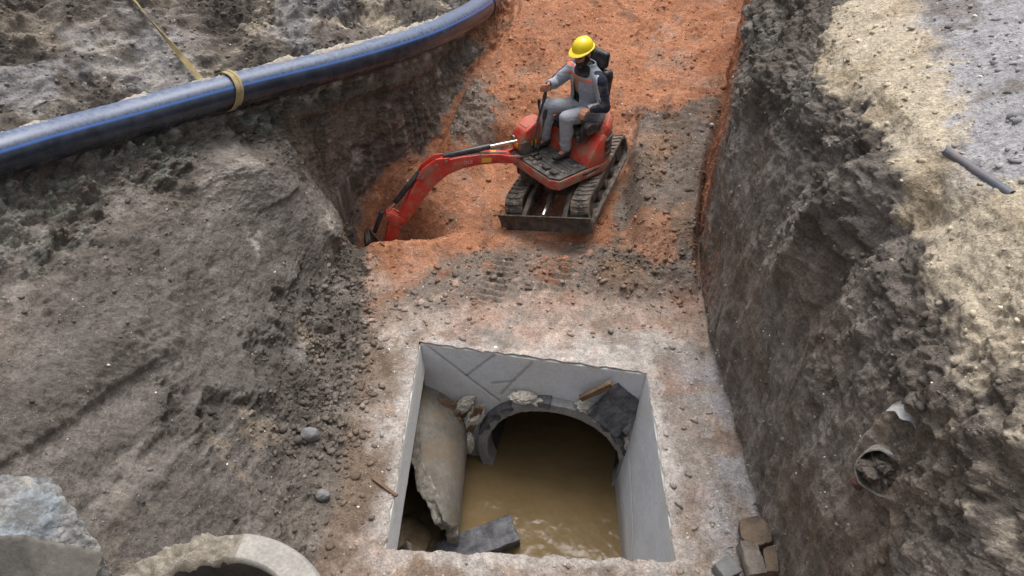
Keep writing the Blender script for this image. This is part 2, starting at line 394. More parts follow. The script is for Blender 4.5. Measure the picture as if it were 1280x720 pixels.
lay(c_sand2 * .9, .35 * lwall * smooth(.26, .46, gn(x, y, z, 2.0, 313) + .4 * w3) * smooth(5.6, 6.1, s) * (1 - smooth(6.7, 7.1, s)))
lay(c_white, .5 * smooth(.3, .5, gn(x, y, z, 2.7, 311) + .5 * w3) * lwall * smooth(4.2, 5.0, y))
lay(c_brown, .6 * tooth * smooth(-.2, .3, w2))
lay(c_grey * .95, .65 * rwall * (1 - smooth(12.5, 13.1, s + .4 * w2)) * smooth(-.5, .1, w2 + .4 * vs_n))
lay(c_brown * 1.15, .45 * rwall * (1 - smooth(12.3, 13, s)) * smooth(.0, .3, gn(x, y, z, 1.5, 317) + .4 * vs_n))
lay(c_orange2, .5 * rwall * (1 - smooth(11.3, 11.7, s)) * smooth(5.0, 5.5, y + .3 * w2) * smooth(-.2, .2, w3))
lay(c_slab, .35 * rwall * (1 - smooth(12.5, 13, s)) * smooth(.2, .45, vs_n + .3 * w3))
# upper left bank: dark rubble with sandy runs along the ledge
ub = 1 - smooth(3.55, 3.95, s)
lay(c_dark2, .75 * ub * smooth(-.4, .1, w1))
lay(c_sand * .9, .7 * smooth(.12, .3, gn(x * .8, y * .8, z * 1.2, 1.9, 321) + .35 * w3) * (1 - smooth(4.0, 4.25, s)) * smooth(2.3, 2.9, s))
lay(c_grav * .8, .6 * smooth(.1, .3, gn(x * .8, y * .8, z * 1.2, 1.8, 331) + .35 * w3) * (1 - smooth(3.3, 3.8, s)))
lay(c_white, .55 * smooth(.12, .3, w3 + .3 * w2) * smooth(3.3, 3.7, s) * (1 - smooth(4.05, 4.3, s)))
# floor
fl = smooth(7.1, 7.5, s + .35 * w2 + .1 * w3) * (1 - smooth(10.85, 11.05, s + .1 * w3))
x_mud = np.interp(y, [2.5, 3.5, 4.3, 4.9, 5.3, 5.6], [-1.02, -1.05, -1.12, -1.12, -1.20, -1.1])
fl_n = fl * smooth(-.16, .20, x - x_mud + .42 * w2 + .20 * w3 + .15 * w1)
lay(c_brown * 1.15, .6 * fl * (1 - smooth(5.6, 6.2, y)))
lay(c_slab, .9 * fl_n * (1 - smooth(5.5, 6.1, y)))
lay(c_white, .55 * fl_n * smooth(.0, .3, w2 + .4 * w3) * (1 - smooth(5.4, 6, y)))
lay(c_orangep, .42 * fl_n * smooth(.0, .35, w1 + .35 * w3 + .25 * smooth(4.6, 5.6, y)) * (1 - smooth(6.0, 6.8, y)))
lay(c_orange2, .35 * fl_n * smooth(.15, .4, gn(x, y, z, 2.6, 341) + .3 * w3) * (1 - smooth(5.0, 6.8, y)))
lay(c_brown, .35 * fl_n * smooth(.2, .45, gn(x, y, z, 3.6, 345) + .4 * w3) * (1 - smooth(5.0, 6.8, y)))
lay(c_brown * 1.25, .65 * fl_n * smooth(-.05, .3, gn(x, y, z, 2.2, 347) + .5 * w3) * (1 - smooth(8.5, 9.0, s)) * (1 - smooth(5.0, 5.8, y)))
lay(c_brown * 1.3, .6 * fl_n * smooth(-.15, .2, gn(x, y, z, 2.9, 348) + .4 * w3) * (1 - smooth(3.0, 3.6, y)))
lay(c_dark * 1.15, .55 * fl_n * smooth(.05, .3, gn(x, y, z, 5.5, 349) + .5 * w3) * (1 - smooth(5.4, 6.2, y)))
lay(c_grav, .8 * smooth(9.9, 10.6, s + .35 * w3) * (1 - smooth(10.9, 11.1, s)) * (1 - smooth(4.6, 5.2, y)) * smooth(-.3, .1, w2))
# orange soil
og = fl * smooth(5.75, 6.15, y + .30 * w2 + .16 * w3 - .18 * smooth(-1.3, -1.6, x)) 
og = np.maximum(og, smooth(6.5, 6.9, s + .3 * w3) * (s < 11.0) * smooth(6.35, 6.6, y + .1 * w3))
og = np.maximum(og, smooth(6.0, 6.4, s) * (s < 11) * smooth(8.6, 8.9, y + .2 * w2))
og = np.maximum(og, smooth(4.1, 4.5, s + .3 * w2) * (s < 11) * smooth(9.1, 9.5, y + .3 * w2))
og = np.maximum(og, smooth(10.8, 11, s) * (1 - smooth(12.1, 12.9, s + .35 * w2)) * smooth(6.35, 6.7, y + .12 * w3))
pink = fl * smooth(5.2, 5.8, y + .3 * w2) * (1 - og)
lay(c_orangep, .7 * pink)
lay(c_orange, og)
lay(srgb(122, 84, 64), .45 * og * smooth(.0, .35, gn(x, y, z, .9, 357) + .35 * w3 + .15 * smooth(1.0, 2.4, x)))
lay(c_orange2, .8 * og * smooth(-.1, .3, w2 + .5 * w3))
lay(srgb(128, 100, 82), .6 * og * smooth(.1, .35, gn(x, y, z, 4.5, 353) + .4 * w3 + .3 * w1))
lay(c_orangep, .28 * og * smooth(.15, .4, w1 + .35 * w3))
lay(srgb(150, 96, 66), .5 * og * smooth(.15, .4, gn(x, y, z, 1.7, 351) + .4 * w3))
# mud patches
lay(c_dark * 1.2, .9 * patch_mud * smooth(-.5, -.15, w3))
lay(c_orange2, .55 * patch_mud * smooth(.12, .35, w1 + .5 * w3))
mdark = mudA * floor
lay(c_dark * 1.05, .94 * mdark)
lay(c_grey, .4 * mdark * smooth(0, .3, w1 + .3 * w3))
lay(c_brown, .55 * mdark * smooth(-.15, .3, w2))
lay(srgb(150, 116, 90), .5 * mdark * smooth(.0, .35, gn(x, y, z, 1.8, 355) + .3 * w3))
lay(c_orange, .7 * smooth(.2, .36, gauss(1.22, 6.35, .22, .36, .4) + .3 * w3) * (1 - .3 * fl) * floor)
lay(c_dark * 1.5, .9 * smooth(.42, .6, crown + .3 * w3 + .2 * w2))
# right side: crumble dark, sand top, gravel further right
st = smooth(-.04, .10, s - b_sand + .30 * w1 + .22 * w3) * (s > 12.8)
lay(c_dark2, .38 * smooth(12.9, 13.3, s + .4 * w2) * (1 - st))
lay(c_green, .5 * smooth(12.4, 12.9, s) * (1 - st) * smooth(4.6, 5.4, y) * smooth(-.1, .2, w2))
lay(c_slab * .8, .45 * smooth(12.6, 13.2, s + .4 * w2) * (1 - smooth(13.9, 14.3, s)) * smooth(.08, .32, w3 + .5 * w1))
lay(c_sand, st)
lay(c_sand2, .8 * st * smooth(.0, .35, w2 + .3 * w3))
lay(c_white, .35 * st * smooth(.1, .4, gn(x, y, z, 2.4, 361)))
gr = smooth(-.10, .14, s - b_grav + .35 * w1 + .25 * w3) * (s > 13.5)
lay(c_grav, gr)
lay(c_dark * 1.2, .75 * gr * smooth(.05, .3, w2 + .4 * w3))
lay(c_white, .35 * gr * smooth(.1, .3, gn(x, y, z, 1.2, 371) + .3 * w3))
nr = near_rc * (1 - smooth(2.5, 2.9, y + .3 * w1))
lay(c_sand * .88, .7 * nr * smooth(.0, .25, w2 + .5 * w3))
lay(c_dark, .7 * nr * smooth(.05, .3, w1 - .4 * w3))
# leftover plaster around the chamber rim
lay(c_white, .55 * (1 - smooth(.0, .16, dist_ch + .15 * w3)) * (z < .3))
# grain
col = col * (1 + .34 * fine + .14 * w3)[:, None]
col = np.clip(col, .01, .9)
wet = np.clip(lwall * .6 + rwall * .5 + .6 * mdark, 0, 1)

# ---------- sheet with the chamber mouth cut out
idx = np.arange(NS * NY).reshape(NY, NS)
quads = np.stack([idx[:-1, :-1], idx[:-1, 1:], idx[1:, 1:], idx[1:, :-1]], -1).reshape(-1, 4)
qc = P[quads].mean(1)
def inside(px, py, poly):
    r = np.ones(len(px), bool)
    for i in range(len(poly)):
        a, b = poly[i], poly[(i + 1) % len(poly)]
        r &= ((b[0] - a[0]) * (py - a[1]) - (b[1] - a[1]) * (px - a[0])) > 0
    return r
ins = inside(qc[:, 0], qc[:, 1], CH) & (qc[:, 2] < .5)
rim = np.intersect1d(np.unique(quads[ins]), np.unique(quads[~ins]))
quads = quads[~ins]
rx, ry = P[rim, 0], P[rim, 1]
best = np.full(len(rim), 9.0); tgt = np.zeros((len(rim), 2))
for i in range(4):
    a, b = CH[i], CH[(i + 1) % 4]
    e = b - a; t = np.clip(((rx - a[0]) * e[0] + (ry - a[1]) * e[1]) / (e @ e), 0, 1)
    qx, qy = a[0] + t * e[0], a[1] + t * e[1]
    dd = np.hypot(rx - qx, ry - qy); m = dd < best
    best[m] = dd[m]; nrm = np.array([e[1], -e[0]]) / np.linalg.norm(e)
    amp = (.013, .024, .011, .018)[i]
    off = amp * (gn(qx, qy, 0 * qx, 9, 401) * 2 + gn(qx, qy, 0 * qx, 26, 405))
    tgt[m, 0] = (qx + nrm[0] * off)[m]; tgt[m, 1] = (qy + nrm[1] * off)[m]
P[rim, 0] = tgt[:, 0]; P[rim, 1] = tgt[:, 1]
# broken thickness of the crust round the mouth: a short skirt
ed = np.concatenate([quads[:, [0, 1]], quads[:, [1, 2]], quads[:, [2, 3]], quads[:, [3, 0]]])
isr = np.zeros(len(P), bool); isr[rim] = True
ed = ed[isr[ed[:, 0]] & isr[ed[:, 1]]]
key = np.sort(ed, 1); ku, ki, kc = np.unique(key[:, 0].astype(np.int64) * len(P) + key[:, 1], return_index=True, return_counts=True)
ed = ed[ki[kc == 1]]
mp = np.full(len(P), -1); mp[rim] = len(P) + np.arange(len(rim))
low = P[rim].copy(); cen = CH.mean(0)
low[:, 2] -= np.where(P[rim, 1] < 3.1, .07, .012); low[:, :2] += (low[:, :2] - cen) * .012
P = np.concatenate([P, low]); col = np.concatenate([col, col[rim] * .9]); wet = np.concatenate([wet, wet[rim]])
quads = np.concatenate([quads, np.stack([ed[:, 1], ed[:, 0], mp[ed[:, 0]], mp[ed[:, 1]]], 1)])
qc = P[quads].mean(1)
me = bpy.data.meshes.new("ground")
me.vertices.add(len(P)); me.vertices.foreach_set("co", P.astype(np.float32).ravel())
me.loops.add(len(quads) * 4); me.loops.foreach_set("vertex_index", quads.astype(np.int32).ravel())
me.polygons.add(len(quads)); me.polygons.foreach_set("loop_start", np.arange(0, len(quads) * 4, 4, dtype=np.int32))
me.polygons.foreach_set("use_smooth", np.ones(len(quads), bool))
me.update(calc_edges=True)
at = me.color_attributes.new("soil", 'FLOAT_COLOR', 'POINT')
at.data.foreach_set("color", np.concatenate([col, wet[:, None]], 1).astype(np.float32).ravel())
ground = bpy.data.objects.new("ground", me)
COL.objects.link(ground)
tag(ground, kind="structure")

g = NM("soil")
va = g.n("ShaderNodeVertexColor"); va.layer_name = "soil"
n1 = g.noise(55, 5, .7); n2 = g.noise(14, 5, .65); n3 = g.noise(170, 3, .6)
f1 = g.ramp(n1, [(0.3, .58), (0.5, 1.0), (0.72, 1.42)])
f2 = g.ramp(n2, [(0.3, .80), (0.7, 1.18)])
c = g.mix(1.0, va.outputs[0], f1, 'MULTIPLY'); c = g.mix(1.0, c, f2, 'MULTIPLY')
# pale grit and small dark holes
v1 = g.vor(60); sp = g.ramp(v1, [(0.13, 1.0), (0.20, 0.0)])
msk = g.ramp(g.noise(9, 3, .6), [(0.52, 0.0), (0.62, 1.0)])
spk = g.math('MULTIPLY', g.math('MULTIPLY', sp, msk), .55)
c = g.mix(spk, c, srgb(214, 202, 186))
dk = g.ramp(n3, [(0.30, .6), (0.42, 1.0)])
c = g.mix(.7, c, dk, 'MULTIPLY')
g.base(c)
g.rough(g.math('SUBTRACT', .95, g.math('MULTIPLY', va.outputs[1], .22)))
g.b.inputs["Specular IOR Level"].default_value = .25
b1 = g.bump(n2, .5, .03)
b2 = g.bump(n1, 1.0, .016, b1)
b3 = g.bump(g.math('SUBTRACT', 1.0, g.ramp(v1, [(0.0, 0.0), (0.45, 1.0)])), .35, .008, b2)
g.normal(b3)
me.materials.append(g.m)

# a height lookup so that things stand on the sheet
def make_bvh():
    sel = np.where((qc[:, 1] > .3) & (qc[:, 1] < 11.5) & (np.abs(qc[:, 0]) < 7))[0]
    vv = P.tolist(); qq = quads[sel].tolist()
    return BVHTree.FromPolygons(vv, qq)
BVH = make_bvh()
def hit(px, py, top=6.0):
    r = BVH.ray_cast(Vector((px, py, top)), Vector((0, 0, -1)))
    return (r[0], r[1]) if r[0] else (Vector((px, py, 0)), Vector((0, 0, 1)))
def gz(px, py): return hit(px, py)[0].z

# ------------------------------------------------------------------ mesh builder
class MB:
    def __init__(s): s.v = []; s.f = []
    def add(s, vs, fs, M=None):
        o = len(s.v)
        for v in vs: s.v.append(tuple(M @ Vector(v)) if M else tuple(v))
        s.f += [tuple(i + o for i in f) for f in fs]
        return s
    def box(s, c, sz, rot=(0, 0, 0), taper=None):
        hx, hy, hz = sz[0] / 2, sz[1] / 2, sz[2] / 2
        t = taper or (1, 1)
        vs = [(-hx, -hy, -hz), (hx, -hy, -hz), (hx, hy, -hz), (-hx, hy, -hz), (-hx * t[0], -hy * t[1], hz), (hx * t[0], -hy * t[1], hz), (hx * t[0], hy * t[1], hz), (-hx * t[0], hy * t[1], hz)]
        fs = [(3, 2, 1, 0), (4, 5, 6, 7), (0, 1, 5, 4), (1, 2, 6, 5), (2, 3, 7, 6), (3, 0, 4, 7)]
        return s.add(vs, fs, Matrix.Translation(c) @ Euler(rot).to_matrix().to_4x4())
    def rings(s, rings, caps=True, M=None):
        n = len(rings[0]); vs = [p for r in rings for p in r]; fs = []
        for i in range(len(rings) - 1):
            for j in range(n):
                k2 = (j + 1) % n
                fs.append((i * n + j, i * n + k2, (i + 1) * n + k2, (i + 1) * n + j))
        if caps:
            fs.append(tuple(range(n - 1, -1, -1))); fs.append(tuple((len(rings) - 1) * n + j for j in range(n)))
        return s.add(vs, fs, M)
    def tube(s, pts, r, n=12, caps=True, flat=1.0, up=(0, 0, 1)):
        pts = [Vector(p) for p in pts]; rr = r if isinstance(r, (list, tuple)) else [r] * len(pts)
        rings = []
        for i, p in enumerate(pts):
            d = (pts[min(i + 1, len(pts) - 1)] - pts[max(i - 1, 0)]).normalized()
            u = Vector(up) - d * d.dot(Vector(up))
            if u.length < 1e-3: u = d.orthogonal()
            u.normalize(); w = d.cross(u)
            rings.append([p + (w * math.cos(a) + u * math.sin(a) * flat) * rr[i] for a in [2 * math.pi * j / n for j in range(n)]])
        return s.rings(rings, caps)
    def cyl(s, a, b, r, r2=None, n=20): return s.tube([a, b], [r, r if r2 is None else r2], n)
    def prism(s, poly, axis, a, b):
        """poly: 2D points; axis 'x','y','z' gives the extrusion direction from a to b"""
        def P3(p, t): return {'x': (t, p[0], p[1]), 'y': (p[0], t, p[1]), 'z': (p[0], p[1], t)}[axis]
        return s.rings([[P3(p, a) for p in poly], [P3(p, b) for p in poly]])
    def beam(s, path, w, h, side):
        """rectangular section swept on path; side = unit vector across"""
        side = Vector(side); pts = [Vector(p) for p in path]; rings = []
        for i, p in enumerate(pts):
            d = (pts[min(i + 1, len(pts) - 1)] - pts[max(i - 1, 0)]).normalized(); u = side.cross(d).normalized()
            ww = w[i] if isinstance(w, (list, tuple)) else w; hh = h[i] if isinstance(h, (list, tuple)) else h
            rings.append([p + side * ww / 2 + u * hh / 2, p - side * ww / 2 + u * hh / 2, p - side * ww / 2 - u * hh / 2, p + side * ww / 2 - u * hh / 2])
        return s.rings(rings)
    def build(s, name, mat, parent=None, bevel=0, M=None, angle=35, seg=2):
        me = bpy.data.meshes.new(name); vs = s.v
        if M: vs = [tuple(M @ Vector(v)) for v in vs]
        me.from_pydata(vs, [], s.f)
        bm = bmesh.new(); bm.from_mesh(me)
        bmesh.ops.recalc_face_normals(bm, faces=bm.faces)
        if bevel:
            es = [e for e in bm.edges if len(e.link_faces) == 2 and e.calc_face_angle(0) > R(30)]
            bmesh.ops.bevel(bm, geom=es, offset=bevel, segments=seg, profile=.5, affect='EDGES', clamp_overlap=True)
        bm.to_mesh(me); bm.free()
        me.shade_smooth(); me.set_sharp_from_angle(angle=R(angle))
        o = bpy.data.objects.new(name, me); COL.objects.link(o)
        if mat: me.materials.append(mat)
        if parent: o.parent = parent
        return o

def subdiv_noise(o, levels, amp, f, seed=0, mode=0, mask=None):
    """subdivide and push the surface along its normals: broken concrete, timber, clay"""
    me = o.data; bm = bmesh.new(); bm.from_mesh(me)
    for _ in range(levels): bmesh.ops.subdivide_edges(bm, edges=bm.edges[:], cuts=1, use_grid_fill=True)
    bm.normal_update()
    co = np.array([v.co for v in bm.verts], np.float32); no = np.array([v.normal for v in bm.verts])
    d = fbm(co[:, 0], co[:, 1], co[:, 2], f, 4, seed, .55, mode) * amp
    if mask is not None: d = d * mask(co)
    co = co + no * d[:, None]
    for v, c in zip(bm.verts, co): v.co = c
    bm.to_mesh(me); bm.free(); me.shade_smooth(); me.set_sharp_from_angle(angle=R(50))
    return o

# ------------------------------------------------------------------ materials
def mat_dirty(name, c, rough=.5, dirt=.5, dirt_c=None, bump=.15, metallic=0, scale=9, coat=0):
    """painted or moulded surface with dust and mud blotches"""
    g = NM(name)
    dc = srgb(150, 122, 100) if dirt_c is None else dirt_c
    n = g.noise(scale, 6, .65); n2 = g.noise(scale * 5, 4, .6)
    m = g.ramp(g.math('ADD', g.math('MULTIPLY', n, .75), g.math('MULTIPLY', n2, .3)), [(.52 - dirt * .12, 0), (.66 - dirt * .08, 1)])
    m = g.math('MULTIPLY', m, min(1, dirt * 1.3))
    base = g.mix(g.math('MULTIPLY', n2, .35), c, np.array(c) * .7)
    g.base(g.mix(m, base, dc))
    g.rough(g.math('ADD', rough, g.math('MULTIPLY', m, .9 - rough)))
    g.b.inputs["Metallic"].default_value = metallic
    if coat: g.b.inputs["Coat Weight"].default_value = coat
    g.normal(g.bump(g.math('ADD', n2, m), bump, .004))
    return g.m

def mat_concrete(name, c, c2, scale=6, bump=.4, rough=.85, speck=True, stain=None, stretch=None):
    g = NM(name)
    n = g.noise(scale, 6, .65, stretch=stretch); n2 = g.noise(scale * 9, 4, .65)
    a = g.mix(g.ramp(n, [(.35, 0), (.65, 1)]), c, c2)
    a = g.mix(1, a, g.ramp(n2, [(.3, .75), (.7, 1.15)]), 'MULTIPLY')
    if speck:
        v = g.vor(scale * 11); a = g.mix(g.math('MULTIPLY', g.ramp(v, [(.08, 1), (.16, 0)]), .5), a, np.array(c2) * .35)
    if stain is not None:
        st = g.ramp(g.noise(scale * .6, 5, .7), [(.5, 0), (.6, 1)]); a = g.mix(g.math('MULTIPLY', st, .7), a, stain)
    g.base(a); g.rough(rough)
    g.normal(g.bump(n2, bump, .01, g.bump(n, bump, .02)))
    return g.m

M_red = mat_dirty("red_paint", srgb(202, 54, 38), .42, .62, bump=.1, scale=7)
M_redboom = mat_dirty("red_boom_paint", srgb(190, 46, 38), .42, .48, bump=.1, scale=6)
M_redmud = mat_dirty("muddy_red_paint", srgb(176, 52, 46), .55, .95, bump=.3, scale=11)
M_black = mat_dirty("black_plastic", srgb(40, 41, 44), .55, .35, bump=.2)
M_seat = mat_dirty("seat_vinyl", srgb(34, 36, 42), .45, .18, bump=.15, scale=12)
M_steelblk = mat_dirty("muddy_dark_steel", srgb(48, 46, 46), .6, .6, srgb(104, 90, 78), bump=.5, scale=13)
M_rubber = mat_dirty("muddy_track_rubber", srgb(60, 57, 54), .85, .75, srgb(124, 112, 100), bump=.6, scale=16)
M_matdeck = mat_dirty("floor_mat", srgb(62, 60, 60), .7, .55, srgb(118, 110, 102), bump=.5, scale=12)
M_chrome = mat_dirty("cylinder_rod", srgb(220, 216, 210), .22, .1, bump=.02, metallic=.9)
M_cylblk = mat_dirty("cylinder_black", srgb(34, 38, 46), .35, .15, bump=.05)
M_yellow = mat_dirty("warning_sticker", srgb(226, 172, 40), .5, .25, bump=.02)
M_white = mat_dirty("white_lettering", srgb(214, 168, 162), .5, .35, bump=.0)
M_bolt = mat_dirty("bare_steel", srgb(140, 134, 128), .4, .4, bump=.1, metallic=.6)
M_wallc = None
M_pipec = mat_concrete("old_pipe_concrete", srgb(116, 111, 103), srgb(88, 82, 73), 4, .35, .8, stain=srgb(108, 92, 74))
M_broken = mat_concrete("broken_concrete", srgb(170, 163, 150), srgb(104, 98, 90), 16, .9, .95)
M_tar = mat_concrete("tarred_surface", srgb(44, 43, 46), srgb(104, 104, 108), 9, .8, .55, False)
M_wood = mat_concrete("weathered_wood", srgb(122, 98, 78), srgb(84, 66, 52), 7, .5, .85, False, stretch=(1, 6, 6))
M_plaster = mat_concrete("lime_plaster", srgb(206, 200, 190), srgb(168, 160, 148), 14, .8, .95)

# ------------------------------------------------------------------ concrete chamber in the floor
def wall_panel(name, a, b, ztop, zbot, lean=(0, 0), thick=.07, parent=None, seams=(), hole=None, cell=.012):
    """dense sheet of wall between plan points a and b (inner face), thickened outward"""
    a = Vector((*a, 0)); b = Vector((*b, 0)); L = (b - a).length; nx = max(2, int(L / cell)); nz = max(2, int((ztop - zbot) / cell))
    e = (b - a) / L; out = Vector((-e.y, e.x, 0))
    uu, zz = np.meshgrid(np.linspace(0, L, nx), np.linspace(ztop, zbot, nz))
    fr = (ztop - zz) / (ztop - zbot)
    px = a.x + e.x * uu + lean[0] * fr; py = a.y + e.y * uu + lean[1] * fr
    px, py, pz = px.ravel(), py.ravel(), zz.ravel()
    cn = fbm(px, py, pz, 3.0, 5, 501, .6); cf = fbm(px, py, pz, 18, 3, 511, .6)
    base = srgb(202, 205, 210)[None, :] * (1 + .10 * cn + .05 * cf)[:, None]
    yel = smooth(.05, .4, fbm(px, py, pz, 1.2, 3, 521))[:, None] * .35
    base = base * (1 - yel) + srgb(186, 182, 172)[None, :] * yel
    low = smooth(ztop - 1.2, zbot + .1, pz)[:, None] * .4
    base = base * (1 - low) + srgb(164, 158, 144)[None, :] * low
    wetm = smooth(-1.15, -1.34, pz + .10 * cn)[:, None] * .55
    base = base * (1 - wetm) + srgb(104, 94, 74)[None, :] * wetm
    edge = smooth(.10, 0, ztop - pz + .05 * cn)[:, None] * .7
    base = base * (1 - edge) + srgb(214, 212, 206)[None, :] * edge
    disp = .0025 * cn + .0015 * cf
    for (u0, z0, u1, z1) in seams:
        ux_, uz_ = u1 - u0, z1 - z0; LL = math.hypot(ux_, uz_)
        t = np.clip(((uu.ravel() - u0) * ux_ + (pz - z0) * uz_) / LL ** 2, 0, 1)
        dd = np.hypot(uu.ravel() - u0 - t * ux_, pz - z0 - t * uz_) + .003 * cf
        m = np.exp(-(dd / .010) ** 2)
        disp = disp + .008 * m
        base = base * (1 - .5 * m[:, None])
    px = px + out.x * disp; py = py + out.y * disp
    V = np.stack([px, py, pz], 1)
    ii = np.arange(nx * nz).reshape(nz, nx)
    Q = np.stack([ii[:-1, :-1], ii[1:, :-1], ii[1:, 1:], ii[:-1, 1:]], -1).reshape(-1, 4)
    if hole:
        c3 = V[Q].mean(1); uc = (c3[:, 0] - a.x) * e.x + (c3[:, 1] - a.y) * e.y
        Q = Q[np.hypot(uc - hole[0], c3[:, 2] - hole[1]) > hole[2]]
    me = bpy.data.meshes.new(name); me.from_pydata(V.tolist(), [], Q.tolist()); me.update()
    at = me.color_attributes.new("soil", 'FLOAT_COLOR', 'POINT')
    at.data.foreach_set("color", np.concatenate([base, np.zeros((len(V), 1))], 1).astype(np.float32).ravel())
    o = bpy.data.objects.new(name, me); COL.objects.link(o); me.shade_smooth()
    sm = o.modifiers.new("thickness", 'SOLIDIFY'); sm.thickness = thick; sm.offset = -1 if True else 1
    me.materials.append(M_wallc)
    if parent: o.parent = parent
    return o

g = NM("smooth_chamber_concrete")
va = g.n("ShaderNodeVertexColor"); va.layer_name = "soil"
nn = g.noise(40, 4, .6); n4 = g.noise(5, 5, .65)
c = g.mix(1, va.outputs[0], g.ramp(nn, [(.3, .88), (.7, 1.08)]), 'MULTIPLY')
c = g.mix(g.math('MULTIPLY', g.ramp(g.vor(24), [(.05, 1), (.09, 0)]), .35), c, (.15, .15, .15))
g.base(c); g.rough(g.ramp(n4, [(.3, .55), (.7, .8)])); g.normal(g.bump(nn, .12, .005))
M_wallc = g.m

chamber = tag(empty("concrete_chamber", (0.04, 3.95, -1.9)), "square grey concrete chamber sunk in the trench floor, flooded with brown water", "chamber")
CO = Vector((0.04, 3.95, -1.9))
def rel(o, org=CO):
    o.data.transform(Matrix.Translation(-org)); return o
aB, bB = (-.935, 5.045), (1.02, 4.705)
BLen = math.hypot(1.955, .34)
def bu(x_): return (x_ + .935) / 1.955 * BLen
PC = (bu(.262), -1.19)
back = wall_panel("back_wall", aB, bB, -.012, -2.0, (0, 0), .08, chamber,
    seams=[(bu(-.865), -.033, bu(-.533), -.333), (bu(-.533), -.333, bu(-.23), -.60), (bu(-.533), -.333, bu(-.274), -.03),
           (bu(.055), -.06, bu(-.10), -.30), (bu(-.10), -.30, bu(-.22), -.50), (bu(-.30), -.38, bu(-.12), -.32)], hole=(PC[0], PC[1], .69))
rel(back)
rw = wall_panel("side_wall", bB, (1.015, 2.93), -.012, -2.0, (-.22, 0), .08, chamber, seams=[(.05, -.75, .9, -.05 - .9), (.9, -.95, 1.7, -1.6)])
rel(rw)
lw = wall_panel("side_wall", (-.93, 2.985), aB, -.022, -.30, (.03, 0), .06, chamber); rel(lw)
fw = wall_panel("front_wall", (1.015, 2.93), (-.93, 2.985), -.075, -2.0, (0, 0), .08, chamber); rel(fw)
# earth pocket left of the chamber where the old pipe comes through
b_ = MB(); b_.box((-1.95, 4.2, -1.2), (.1, 3.4, 2.0)); b_.box((-1.45, 2.7, -1.2), (1.0, .3, 1.9)); b_.box((-1.5, 5.9, -1.2), (1.0, .3, 1.9)); b_.box((0, 4.3, -2.05), (4, 4, .1))
eb = b_.build("earth_backing", None); eb.data.materials.append(mat_concrete("wet_earth", srgb(96, 84, 70), srgb(70, 62, 54), 5, .9)); subdiv_noise(eb, 4, .05, 3, 531)
eb.parent = chamber; rel(eb)

# ------------------------------------------------------------------ main pipe
def pipe_shell(name, c0, c1, ro, ri, mats, n=144, m=60, rag=None, nseed=0, rough=1.0):
    """hollow concrete pipe from c0 (open, ragged mouth) to c1; rag(angle)->how far the mouth is broken back"""
    c0 = Vector(c0); c1 = Vector(c1); ax = (c1 - c0); L = ax.length; ax.normalize()
    w = ax.cross(Vector((0, 0, 1))).normalized(); u = w.cross(ax)
    A = np.linspace(0, 2 * np.pi, n, endpoint=False)
    rg = np.array([rag(a) for a in A]) if rag else np.zeros(n)
    ts = np.concatenate([np.linspace(0, 1.0, m), np.linspace(1.0, L, 12)[1:]]) if L > 1.2 else np.linspace(0, L, m)
    prof = [(t, ro) for t in ts[::-1]]; k0 = len(prof)
    nr = 10
    prof += [(0, ro + (ri - ro) * i / nr) for i in range(1, nr)]
    prof += [(t, ri) for t in ts]
    V = []; mi = []
    rag_in = rg * .75 if rough < 1 else rg * .55
    for q, (t, r) in enumerate(prof):
        fr = (ro - r) / (ro - ri)
        sh = (rg * (1 - fr) + rag_in * fr) * max(0, 1 - t / (ts[-1] * .8 if L < 1.5 else 1.0)) 
        tt = t + sh
        for j, a in enumerate(A):
            p = c0 + ax * float(tt[j] if hasattr(tt, '__len__') else tt) + (w * math.cos(a) + u * math.sin(a)) * r
            V.append(p)
    V = np.array([tuple(p) for p in V], np.float32)
    K = len(prof)
    kk = np.repeat(np.arange(K), n); rim_w = np.exp(-(np.maximum(k0 - 1 - kk, 0) / 5.0) ** 2) * np.exp(-(np.maximum(kk - k0 - nr + 1, 0) / 4.0) ** 2)
    nz_ = fbm(V[:, 0], V[:, 1], V[:, 2], 16, 4, 541 + nseed, .6)
    has = np.tile((rg > .004).astype(float), K) * .8 + .2
    ctr = np.array(c0)[None, :] + ((V - np.array(c0)) @ np.array(ax))[:, None] * np.array(ax)[None, :]
    rad = V - ctr; rad /= np.linalg.norm(rad, axis=1)[:, None]
    V = V + rad * ((.003 * nz_) + (.022 * rough * nz_ * rim_w * has))[:, None] + np.array(ax)[None, :] * (.05 * rough * nz_ * rim_w * has)[:, None]
    F = []; FM = []
    for q in range(K - 1):
        for j in range(n):
            k2 = (j + 1) % n
            F.append((q * n + j, q * n + k2, (q + 1) * n + k2, (q + 1) * n + j))
            FM.append(1 if k0 - 1 <= q < k0 + nr - 1 else 0)
    me = bpy.data.meshes.new(name); me.from_pydata(V.tolist(), [], F)
    bm = bmesh.new(); bm.from_mesh(me); bmesh.ops.recalc_face_normals(bm, faces=bm.faces); bm.to_mesh(me); bm.free()
    for mm in mats: me.materials.append(mm)
    me.polygons.foreach_set("material_index", np.array(FM, np.int32)); me.shade_smooth()
    o = bpy.data.objects.new(name, me); COL.objects.link(o)
    return o
M_newpipe = mat_concrete("pipe_mouth_concrete", srgb(146, 146, 146), srgb(116, 114, 110), 5, .3, .75)
pm = (.262, 4.74, -1.17)
M_pipeshade = mat_concrete('shaded_pipe_inside', srgb(64, 61, 56), srgb(40, 39, 37), 4, .3, .7)  # concrete darkened so the shade deep in the pipe sits in its colour
def rag_main(a):
    d_ = abs((a - math.pi / 2 + math.pi) % (2 * math.pi) - math.pi)
    return .004 + .02 * max(0, math.sin(a * 3 + 1)) * (d_ < 1.3)
